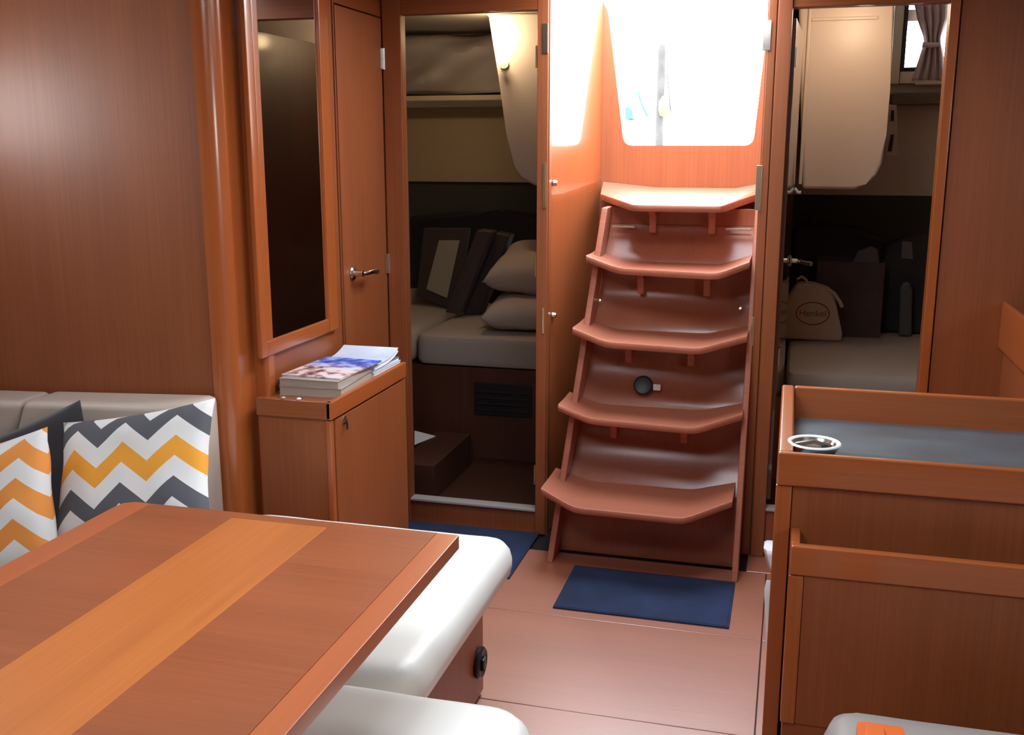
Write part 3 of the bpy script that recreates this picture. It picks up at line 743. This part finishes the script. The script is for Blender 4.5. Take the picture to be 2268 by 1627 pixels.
# ---- storage bin / seat back in front of the desk
sb = root('storage_bin', 'open-topped cherry wood bin fixed to the front of the chart table', 'cabinet', (.5, 1.92, 0))
T1 = .668; yf = 1.885
box('front_board', .058, a1, yf + .004, yf + .018, .30, T1 - .060, WZ, sb, .001)
box('top_rail', .030, a1, yf, yf + .020, T1 - .060, T1, EX, sb, .005, 3)
box('stile', .030, .0575, yf + .001, yf + .019, .30, T1 - .0605, EZ, sb, .003)
box('side_board', .030, .048, yf + .0205, b0 + .0015, .30, T1 - .001, EY, sb, .004)
box('bottom', .0485, a1, yf + .020, b0 + .0015, .30, .315, WX, sb, .001)
box('plinth', .034, a1, yf + .006, b0 + .0015, 0, .2995, WZ, sb, .002)

# ---- forward seat on the right with orange tray
st = root('bench', 'low cherry wood bench base at the bottom right under the grey cushion', 'bench', (.6, 1.3, 0))
box('carcass', .12, 1.30, .75, 1.62, 0, .340, WZ, st, .003)
cushion('seat_cushion', .098, 1.32, .72, 1.700, .342, .462, CUSHG, None, r=.035, crown=.008, corner=.06, tag=('grey seat cushion at the bottom right corner', 'cushion'))
ORG = plain('orange_plastic', (.80, .17, .035), .35)
p0, p1 = onz(1897, 1590, .50), onz(1985, 1598, .50)
ob = root('tray', 'small orange box with a pale rim on the grey cushion at the right', 'box', (.20, 1.52, .474))
prism('shell', rounded([Vector((p0.x, 1.40, .474)), Vector((p1.x + .02, 1.40, .474)), Vector((p1.x + .010, p0.y, .474)), Vector((p0.x, p0.y, .474))], [.01, .01, .004, .012], 4), (0, 0, .022), ORG, ob, .003)
prism('rim', rounded([Vector((p0.x + .012, 1.42, .496)), Vector((p0.x + .040, 1.42, .496)), Vector((p0.x + .040, p0.y - .018, .496)), Vector((p0.x + .012, p0.y - .018, .496))], [.004] * 4, 3), (0, 0, .006), ORG, ob, .002)

# ---- white items in the passage beyond the desk leg
wp = root('upholstered_stool', 'pale grey padded stool end low behind the chart table leg', 'stool', (.06, 2.95, 0))
def wcush(nm, px0, py0, px1, py1, Y, w, th, mat, parent, bulge=.02):
    bm = bmesh.new(); n = 10; A = []
    for i in range(n + 1):
        t = i / n; y = py0 + (py1 - py0) * t; c = ony(px0, y, Y); xx = ony(px0 + (px1 - px0) * t ** 1.2, y, Y).x
        x_l = xx; f = sqrt(max(0, 1 - (1 - min(1, 5 * t)) ** 2)) * sqrt(max(.05, min(1, 6 * (1 - t))))
        z = c.z; dd = th / 2 * max(.15, f)
        x_l += (1 - f) * .006
        A.append([bm.verts.new(p) for p in ((x_l, Y - dd * .6, z), (x_l + .01, Y - dd, z), (x_l + w, Y - dd, z), (x_l + w, Y + dd, z), (x_l + .01, Y + dd, z), (x_l, Y + dd * .6, z))])
    for a, b in zip(A, A[1:]):
        for j in range(6): bm.faces.new([a[j], a[(j + 1) % 6], b[(j + 1) % 6], b[j]])
    bm.faces.new(A[0][::-1]); bm.faces.new(A[-1]); return link(nm, bm, mat, parent)
wcush('cushion_end', 1690, 1200, 1706, 1258, 3.12, .12, .10, WHITE, wp)
box('pedestal', .0, .10, 3.05, 3.18, 0, .13, WZ, wp, .003)
wq = wcush('board', 1692, 1284, 1699, 1472, 2.615, .10, .018, WHITE, None)
wq['label'] = 'slim white moulded board standing behind the chart table leg'; wq['category'] = 'board'

# ---- galley side locker at the far right
gl = root('side_locker', 'dark cherry wood side locker with a slanting rail at the right edge', 'cabinet', (.95, 3.1, 0))
box('carcass', .665, 1.45, 2.62, YB - .012, 0, .885, WZ, gl, .002)
box('rail', .648, .664, 2.62, YB - .012, .78, .925, EY, gl, .004)
box('radio', .70, .84, 3.0, 3.16, .8852, .965, BLACK, None, .006, tag=('small black box on the side locker at the right edge', 'box'))

# ============================================================ PORT AFT CABIN
box('wall_cabin_left_aft', -2.5, -.842, 5.22, 5.27, 0, 1.22, DARKV, None, 0, kind='structure')
box('wall_cabin_left_upper', -2.5, -.842, 5.20, 5.27, 1.2205, CEIL, BEIGE, None, 0, kind='structure')
box('wall_cabin_left_side', -2.5, -2.45, 3.525, 5.2, 0, CEIL, BEIGE, None, 0, kind='structure')
box('wall_cabin_left_inner', -.842, -.835, YB + .036, 5.2, 0, CEIL, LIN, None, 0, kind='structure')
# cockpit moulding hanging down on the inboard side
mo = [ony(x, y, 4.45) for x, y in ((1070, -40), (1088, 30), (1104, 170), (1122, 300), (1135, 370), (1152, 395), (1186, 412), (1215, 412), (1215, -40))]
prism('cockpit_moulding', [(p.x, 4.45, min(p.z, CEIL)) for p in mo], (0, .75, 0), plain('grey_gelcoat', (.46, .40, .38), .5, bump=.1, bscale=10), None, .012, 3, tag=('grey rounded cockpit moulding hanging down in the left cabin', 'moulding'))
# curtain / liner cloth with soft folds above the shelf
bm = bmesh.new(); g = []
for i in range(31):
    row = []
    for j in range(13):
        u, v = i / 30, j / 12
        x = -2.30 + 1.02 * u; z = 1.660 + .28 * v
        y = 5.03 + .030 * sin(13 * u - 7 * v) + .06 * noise.noise(Vector((u * 6 - v * 2, v * 2.5 + u, 1))) - .06 * sin(pi * v)
        row.append(bm.verts.new((x, y, z)))
    g.append(row)
for i in range(30):
    for j in range(12): bm.faces.new([g[i][j], g[i + 1][j], g[i + 1][j + 1], g[i][j + 1]])
cu = link('curtain', bm, LIN, None, tag=('grey draped curtain along the top of the left cabin', 'curtain'))
sm = cu.modifiers.new('thick', 'SOLIDIFY'); sm.thickness = .004
prism('shelf', [(-2.44, 5.198, 1.60), (-2.44, 5.02, 1.612), (-2.44, 4.985, 1.625), (-2.44, 4.985, 1.650), (-2.44, 5.198, 1.650)], (1.10, 0, 0), FRAMEC, None, .004, tag=('cream padded shelf lip below the curtain in the left cabin', 'shelf'))
bt = root('berth', 'wood berth front coloured dark for cabin shade with a recessed black vent in the left cabin', 'bed', (-1.6, 4.5, .04))
BZ = .452
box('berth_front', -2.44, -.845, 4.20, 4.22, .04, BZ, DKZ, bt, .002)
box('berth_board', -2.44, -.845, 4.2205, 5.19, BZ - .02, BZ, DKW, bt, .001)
va, vb = ony(1050, 845, 4.198), ony(1178, 925, 4.198)
vent = box('vent', va.x, vb.x, 4.190, 4.1995, vb.z, va.z, BLACK, bt, .004, label='black recessed locker vent')
for i in range(4): box('slat', va.x + .012, vb.x - .012, 4.184, 4.190, vb.z + .02 + i * .027, vb.z + .032 + i * .027, BLACK, vent, .002)
cushion('mattress', -1.585, -.85, 4.185, 5.18, BZ + .002, .590, SHEET, None, r=.03, crown=.01, tag=('white mattress on the berth in the left cabin, under the pillows', 'mattress', 'berth mattresses'))
cushion('mattress', -2.42, -1.590, 4.175, 5.18, BZ + .002, .600, SHEET, None, r=.05, crown=.015, tag=('folded white quilt end at the left of the berth', 'mattress', 'berth mattresses'))
PIL = plain('white_pillow_cloth', (.42, .34, .30), .85, bump=.3, bscale=30)
def flatpillow(cx, cy, cz, w, d, t, rz, tilt, tag, seed):
    M = Matrix.Translation((cx, cy, cz)) @ Matrix.Rotation(rz, 4, 'Z') @ Matrix.Rotation(tilt, 4, 'X')
    return pillow('bed_pillow', w, d, t, PIL, M, tag, seed, .04)
pz = ony(1130, 735, 4.45)
flatpillow(-1.08, 4.46, .676, .48, .42, .15, .1, .06, ('lower white bed pillow on the berth in the left cabin', 'pillow', 'bed pillows in the left cabin'), 2)
flatpillow(-1.06, 4.56, .86, .52, .42, .18, -.05, .26, ('upper white bed pillow resting on the other one', 'pillow', 'bed pillows in the left cabin'), 3)
# leaning things behind the pillows
BRN = plain('dark_brown_leatherette', (.050, .033, .028), .6, bump=.2, bscale=60)
def leanslab(name, pts, Y, th, mat, tag, b=.01, parent=None, zf=None):
    P = [ony(x, y, Y) for x, y in pts]; m0 = min(p.z for p in P)
    if zf is not None:
        for p in P:
            if p.z < m0 + .05: p.z = zf
    return prism(name, [(p.x, Y, p.z) for p in P], (0, th, 0), mat, parent, b, 3, tag=tag)
leanslab('cushion', [(985, 692), (1020, 696), (1092, 512), (1056, 508)], 4.62, .09, BRN, ('dark brown cushion leaning left of the bed pillows', 'cushion', 'dark cushions in the left cabin'))
leanslab('cushion', [(1024, 697), (1062, 700), (1130, 520), (1096, 514)], 4.72, .10, BRN, ('second dark brown cushion leaning behind the first', 'cushion', 'dark cushions in the left cabin'))
pf = root('picture_board', 'pale board in a dark brown frame leaning in the left cabin', 'board', tuple(ony(975, 665, 4.76)))
leanslab('frame', [(922, 655), (1012, 690), (1040, 505), (938, 505)], 4.80, .03, BRN, None, .004, pf)
leanslab('panel', [(944, 640), (990, 660), (1018, 532), (972, 532)], 4.793, .006, plain('pale_board', (.34, .30, .22), .7), None, .001, pf)
leanslab('cushion', [(900, 700), (985, 686), (985, 676), (955, 664), (925, 640), (900, 640)], 4.90, .05, SHEET, ('folded white linen left of the framed board', 'linen'), .006)
leanslab('bag', [(900, 530), (1170, 600), (1215, 540), (1215, 470), (1100, 480), (1020, 470), (900, 480)], 5.02, .12, BLACK, ('black soft bag heaped at the back of the left cabin', 'bag'), .03, zf=.612)
# two white cards low on the cabin floor step
stp = box('step', -1.46, -1.30, 3.62, 4.10, .0405, .18, DKW, None, .003, tag=('low step coloured dark for cabin shade inside the left cabin doorway', 'step'))
for (ax, ay), lb, z in (((935, 967), 'white folded paper lying on the low step in the left cabin', .181), ((933, 1058), 'white folded paper lying on the cabin floor beside the low step', .041)):
    p = onz(ax, ay, z + .1)
    q = [onz(918, ay - 13, z), onz(965 if z > .1 else 950, ay - 1, z), onz(918, ay + 18, z)]
    prism('paper', [(v.x, v.y, z) for v in q], (0, 0, .002), PAPERW, None, 0, tag=(lb, 'paper', 'white papers in the left cabin'))
# wall lamp washing the upper corner
lr = root('reading_lamp', 'small lit lamp under the ceiling of the left cabin', 'lamp', tuple(ony(1108, 138, 4.42)))
p = ony(1108, 138, 4.40)
EM, _n, _b = base('lamp_glow'); _b.inputs['Emission Color'].default_value = (1, .78, .45, 1); _b.inputs['Emission Strength'].default_value = 3
lathe('lamp_head', [(0, 0), (.010, .002), (.016, .012), (.014, .022), (0, .024)], (p.x, 4.42, p.z), (-.3, -.6, .5), EM, lr, 14)
lathe('base', [(0, 0), (.020, 0), (.020, .006), (0, .006)], (p.x + .004, 4.448, p.z - .004), (0, -1, 0), FRAMEC, lr, 16)
lamp((p.x - .03, 4.36, p.z + .11), 2.2, (1, .72, .40), .03)

# ============================================================ STARBOARD AFT CABIN
box('wall_cabin_right_aft', -.08, 1.5, 5.20, 5.25, 0, 1.175, DARKV, None, 0, kind='structure')
WYc = 5.20
wz = ony(1975, 190, WYc).z
UXr = [-.08, ony(2000, 60, WYc).x, .85, 1.5]
hx0 = ony(2004, 90, WYc).x; hz0 = ony(2010, 152, WYc).z
holes('wall_cabin_right_upper', [-.08, hx0, .86, 1.5], [1.1755, hz0, CW - .03, CW - .001], lambda x, z: hx0 < x < .86 and hz0 < z < CW - .03, WYc, WYc + .05, 'Y', SHELL, **STR)
box('wall_cabin_right_side', 1.45, 1.5, YB + .036, 5.2, 0, CEIL, BEIGE, None, 0, kind='structure')
box('wall_cabin_right_inner', -.08, -.07, YB + .036, 5.2, 0, CEIL, SHELL, None, 0, kind='structure')
# hanging cream moulding
mo = [ony(x, y, 4.25) for x, y in ((1772, -60), (1777, 418), (1895, 420), (1918, 408), (1940, 392), (1956, 360), (1963, 300), (1972, 190), (1988, -60))]
mm = prism('cockpit_moulding', [(p.x, 4.25, min(p.z, CEIL - .001)) for p in mo], (0, .93, 0), SHELL, None, .014, 3, tag=('cream cockpit moulding hanging down in the right cabin', 'moulding'))
# raised panel outline on it
a, b = ony(1790, 40, 4.249), ony(1790, 408, 4.249)
box('panel_lip', a.x, a.x + .012, 4.243, 4.2495, b.z, CEIL - .01, SHELL, mm, .003)
c_ = ony(1945, 40, 4.249)
box('panel_lip', a.x + .0125, c_.x, 4.243, 4.2495, a.z - .012, a.z, SHELL, mm, .003)
# window: cream trim, black gasket, pane
w1 = root('window_1', 'cream framed cabin window with a tied curtain in the right cabin', 'window', (.60, WYc - .02, 1.6)); w1['kind'] = 'structure'
tx0 = ony(1976, 100, WYc - .03).x; tz0 = ony(1990, 186, WYc - .03).z
bm = bmesh.new()
cube(bm, tx0, hx0 - .012, WYc - .03, WYc - .0005, tz0, CW - .002); cube(bm, hx0 - .0115, .88, WYc - .03, WYc - .0005, tz0, hz0 - .012)
cube(bm, .872, .93, WYc - .03, WYc - .0005, tz0, CW - .002)
bevel(bm, .006); link('window_frame', bm, FRAMEC, w1)
bm = bmesh.new(); cube(bm, hx0 - .011, hx0 + .004, WYc - .034, WYc + .03, hz0 - .011, CW - .03); cube(bm, hx0 + .0045, .86, WYc - .034, WYc + .03, hz0 - .011, hz0 + .004)
link('gasket', bm, BLACK, w1, smooth=False)
# tied curtain
bm = bmesh.new(); g = []
ctop = ony(2040, 0, WYc - .06).z; cbot = ony(2030, 178, WYc - .06).z
prof = [(0, 2022, 2100), (.25, 2032, 2098), (.47, 2046, 2084), (.53, 2046, 2084), (.75, 2034, 2092), (1, 2020, 2098)]
for j in range(21):
    t = j / 20
    for (t0, l0, r0), (t1, l1, r1) in zip(prof, prof[1:]):
        if t0 <= t <= t1: s = (t - t0) / (t1 - t0); l = l0 + (l1 - l0) * s; r = r0 + (r1 - r0) * s; break
    row = []
    z = ctop + (cbot - ctop) * t; py = 10 + 168 * t
    xl, xr = ony(l, py, WYc - .06).x, ony(r, py, WYc - .06).x
    for i in range(29):
        u = i / 28; row.append(bm.verts.new((xl + (xr - xl) * u, WYc - .062 + .014 * sin(u * 26 + 1.5 * t), z)))
    g.append(row)
for j in range(20):
    for i in range(28): bm.faces.new([g[j][i], g[j][i + 1], g[j + 1][i + 1], g[j + 1][i]])
CUR = plain('mauve_curtain_cloth', (.62, .46, .45), .85, bump=.2, bscale=300)
cu = link('curtain', bm, CUR, None, tag=('mauve curtain tied in the middle across the right cabin window', 'curtain'))
sm = cu.modifiers.new('thick', 'SOLIDIFY'); sm.thickness = .003
a, b = ony(2028, 186, WYc - .06), ony(2090, 180, WYc - .06)
tube('curtain_rail', [(a.x, WYc - .06, a.z), (b.x + .05, WYc - .06, a.z + .002)], .006, FRAMEC, None, 10, tag=('cream rail along the foot of the tied curtain', 'rail'))
tube('curtain_tie', [(ony(2044, 98, 5.1).x, 5.115, ony(2044, 98, 5.1).z), (ony(2065, 100, 5.1).x, 5.11, ony(2065, 100, 5.1).z), (ony(2082, 98, 5.1).x, 5.115, ony(2082, 98, 5.1).z)], .012, CUR, None, 10, tag=('cloth tie holding the mauve curtain at its middle', 'curtain tie'))
# shelf recess below the window: dark niche
a, b = ony(1972, 205, 5.19), ony(2060, 232, 5.19)
box('niche', a.x, 1.0, 5.10, 5.199, ony(2000, 232, 5.1).z, ony(2000, 205, 5.1).z, plain('brown_liner', (.16, .11, .07), .8), None, .008, tag=('brown shelf lip below the right cabin window', 'shelf'))
# latch on the hull side
a, b = ony(1968, 235, 5.05), ony(1988, 345, 5.05)
lk = root('hatch_lever', 'white plastic lever strap hanging beside the cream moulding', 'lever', (a.x, 5.08, b.z))
leanslab('strap', [(1968, 232), (1986, 232), (1990, 345), (1962, 345), (1960, 318)], 5.06, .03, SHELL, None, .004, lk)
leanslab('slot', [(1973, 298), (1980, 298), (1975, 335), (1966, 335)], 5.055, .004, BLACK, None, .0005, lk)
leanslab('slot', [(1974, 244), (1980, 244), (1980, 268), (1972, 268)], 5.055, .004, BLACK, None, .0005, lk)
# bed
b2 = root('berth', 'berth with a rumpled pale sheet in the right cabin', 'bed', (.6, 4.4, .10))
box('berth_base', -.02, 1.44, 4.05, 5.19, .10, .44, WZ, b2, .002)
cushion('mattress', .010, 1.43, 3.60 + .42, 5.18, .442, .545, SHEET, None, r=.03, crown=.008, tag=('pale rumpled mattress in the right cabin below the canvas bag', 'mattress', 'berth mattresses'))
# canvas bag with printed oval
CAN = plain('natural_canvas', (.56, .42, .30), .9, bump=.4, bscale=400)
bg_ = root('canvas_bag', 'natural canvas bag with a red oval print on the berth in the right cabin', 'bag', tuple(ony(1800, 770, 4.72)))
YBg = 4.70
P = [ony(x, y, YBg) for x, y in ((1722, 772), (1863, 770), (1866, 740), (1852, 672), (1838, 640), (1800, 628), (1768, 628), (1750, 650), (1730, 700))]
prism('body', [(p.x, YBg, max(p.z, .553)) for p in P], (0, .10, 0), CAN, bg_, .012, 3)
a = [ony(x, y, YBg + .03) for x, y in ((1764, 634), (1766, 618), (1776, 612), (1786, 620), (1790, 632))]
tube('handle', a, .006, CAN, bg_, 8)
a = [ony(x, y, YBg - .004) for x, y in ((1834, 640), (1848, 650), (1860, 668), (1865, 680))]
tube('handle', a, .008, CAN, bg_, 8)
RED = plain('faded_red_print', (.30, .045, .035), .9)
c0 = ony(1800, 694, YBg - .0015)
bm = bmesh.new(); n = 40; rx, rz = ony(1838, 694, YBg).x - c0.x, ony(1800, 668, YBg).z - c0.z
ro = [bm.verts.new((c0.x + rx * cos(2 * pi * i / n), YBg - .0015, c0.z + rz * sin(2 * pi * i / n))) for i in range(n)]
ri = [bm.verts.new((c0.x + (rx - .005) * cos(2 * pi * i / n), YBg - .0015, c0.z + (rz - .005) * sin(2 * pi * i / n))) for i in range(n)]
for i in range(n): bm.faces.new([ro[i], ro[(i + 1) % n], ri[(i + 1) % n], ri[i]])
link('oval_print', bm, RED, bg_, smooth=False)
tx_ = bpy.data.curves.new('t', 'FONT'); tx_.body = 'Henkel'; tx_.align_x = 'CENTER'; tx_.align_y = 'CENTER'; tx_.size = .041
to = bpy.data.objects.new('t', tx_); me = bpy.data.meshes.new_from_object(to); bpy.data.objects.remove(to)
bm = bmesh.new(); bm.from_mesh(me)
for v in bm.verts: v.co = Vector((c0.x + v.co.x, YBg - .002, c0.z + v.co.y))
link('lettering', bm, RED, bg_, smooth=False)
# brown paper sack, dark bags
BRP = plain('dark_brown_card', (.075, .045, .035), .8, var=.2)
sk = root('storage_box', 'tall dark brown open box behind the canvas bag', 'box', tuple(ony(1870, 752, 4.86)))
P = [ony(x, y, 4.84) for x, y in ((1800, 752), (1948, 756), (1950, 582), (1800, 575))]
bm = bmesh.new(); z0_ = .553; X0, X1, zt = P[0].x, P[1].x, P[2].z; yy0, yy1 = 4.84, 5.08; t_ = .008
for q in ((X0, X1, yy0, yy0 + t_), (X0, X1, yy1 - t_, yy1), (X0, X0 + t_, yy0 + t_, yy1 - t_), (X1 - t_, X1, yy0 + t_, yy1 - t_)): cube(bm, *q, z0_, zt)
cube(bm, X0 + t_, X1 - t_, yy0 + t_, yy1 - t_, z0_, z0_ + .006)
link('carton', bm, BRP, sk, smooth=False)
leanslab('flap', [(1888, 583), (1948, 583), (1944, 552), (1930, 545), (1900, 556)], 4.845, .01, plain('greyish_card', (.11, .09, .09), .8), None, .003, sk)
DKB = plain('black_bag_cloth', (.020, .020, .020), .8, bump=.3, bscale=200, var=.4)
leanslab('bag', [(1946, 722), (2100, 735), (2100, 520), (2030, 520), (2000, 530), (1960, 545), (1952, 600)], 4.98, .14, DKB, ('black bag standing right of the tall brown box', 'bag'), .02, zf=.556)
leanslab('bag', [(1755, 560), (1755, 515), (1800, 500), (1890, 505), (1960, 530), (1950, 572), (1850, 575)], 5.085, .10, plain('dark_plum_cloth', (.035, .025, .03), .8, bump=.3, bscale=100), ('heap of dark plum clothing behind the tall brown box', 'clothes'), .02, zf=.556)
leanslab('bottle', [(1992, 718), (2022, 718), (2022, 640), (2014, 625), (2000, 625), (1992, 640)], 4.90, .05, plain('smoked_plastic', (.07, .07, .065), .4), ('grey smoked bottle standing before the black bag', 'bottle'), .012, zf=.555)
leanslab('label_card', [(1996, 572), (2022, 574), (2020, 536), (1998, 534)], 4.974, .004, plain('grey_label', (.14, .11, .11), .7), ('small grey card on the front of the black bag', 'card'), .001)
a = [ony(x, y, 5.17) for x, y in ((1778, 478), (1788, 474), (1798, 482), (1803, 500), (1802, 520))]; a.append(a[-1] + Vector((0, .031, -.01)))
tube('reading_lamp', a, .006, BLACK, None, 8, tag=('black gooseneck reading lamp on the dark wall of the right cabin', 'lamp'))

# ============================================================ COCKPIT AND HARBOUR OUTSIDE
box('cockpit_sole', -.833, -.082, YH + .032, 5.27, 1.30, 1.375, GEL, None, 0, kind='structure')
box('cockpit_sole', -2.5, 1.5, 5.28, 7.2, 1.30, 1.375, GEL, None, 0, kind='structure')
box('ground', -40, 40, 7.3, 90, .0, .2, plain('pale_quay', (.5, .5, .48), .8), None, 0, kind='structure')
POSTG = plain('weathered_pile', (.034, .032, .030), .9, var=.3); BLU = plain('blue_awning', (.008, .04, .055), .7); YEL = plain('yellow_buoy', (.13, .085, .02), .5); LN = plain('dark_rigging', (.03, .03, .035), .5)
Yo = 14.0
def pt(x, y, Y=Yo): return ony(x, y, Y)
a, b = pt(1456, 240), pt(1472, 118)
pi_ = root('mooring_pile', 'grey mooring pile seen through the companionway', 'post', ((a.x + b.x) / 2, Yo, .2))
lathe('pile', [(0, .0), (.055, 0), (.052, 2.45), (.04, 2.5), (0, 2.5)], ((a.x + b.x) / 2, Yo, .2), (0, 0, 1), POSTG, pi_, 16)
b = pt(1466, 238); lathe('fender', [(0, 0), (.05, .02), (.075, .10), (.07, .2), (.03, .27), (0, .28)], (b.x + .04, Yo - .1, 1.78), (0, 0, 1), YEL, pi_, 16, label='yellow fender')
tube('rope', [pt(1478, 165), pt(1483, 210), pt(1486, 250)], .012, LN, pi_, 6)
bo = root('moored_boat', 'blue covered boat far behind the companionway opening', 'boat', tuple(pt(1405, 265)))
prism('hull', [(pt(1375, 264).x, Yo, .2), (pt(1410, 264).x, Yo, .2), (pt(1412, 264).x, Yo, pt(1402, 265).z - .004), (pt(1372, 264).x, Yo, pt(1402, 265).z - .004)], (0, .6, 0), GEL, bo, .01)
prism('cover', [pt(1383, 264), pt(1402, 264), pt(1400, 245), pt(1392, 235), pt(1384, 240)], (0, .6, 0), BLU, bo, .01)
tube('forestay', [pt(1413, 203), pt(1420, 228), pt(1434, 258)], .014, BLU, bo, 6)
tube('shroud', [pt(1395, 205), pt(1384, 260)], .004, BLU, bo, 6)

# dome lamp under the ceiling of the right cabin, just above the doorway head
dl = root('ceiling_lamp', 'small round dome lamp under the ceiling of the right cabin', 'lamp', (.20, 3.92, 1.93))
lathe('base', [(0, 0), (.06, 0), (.06, .012), (0, .012)], (.20, 3.92, CEIL - .014), (0, 0, 1), WHITE, dl, 24)
lathe('dome', [(0, -.03), (.03, -.026), (.05, -.010), (.052, 0), (0, 0)], (.20, 3.92, CEIL - .0145), (0, 0, 1), EM, dl, 24)
lamp((.20, 3.92, CEIL - .10), 1.7, (1, .72, .50), .05)
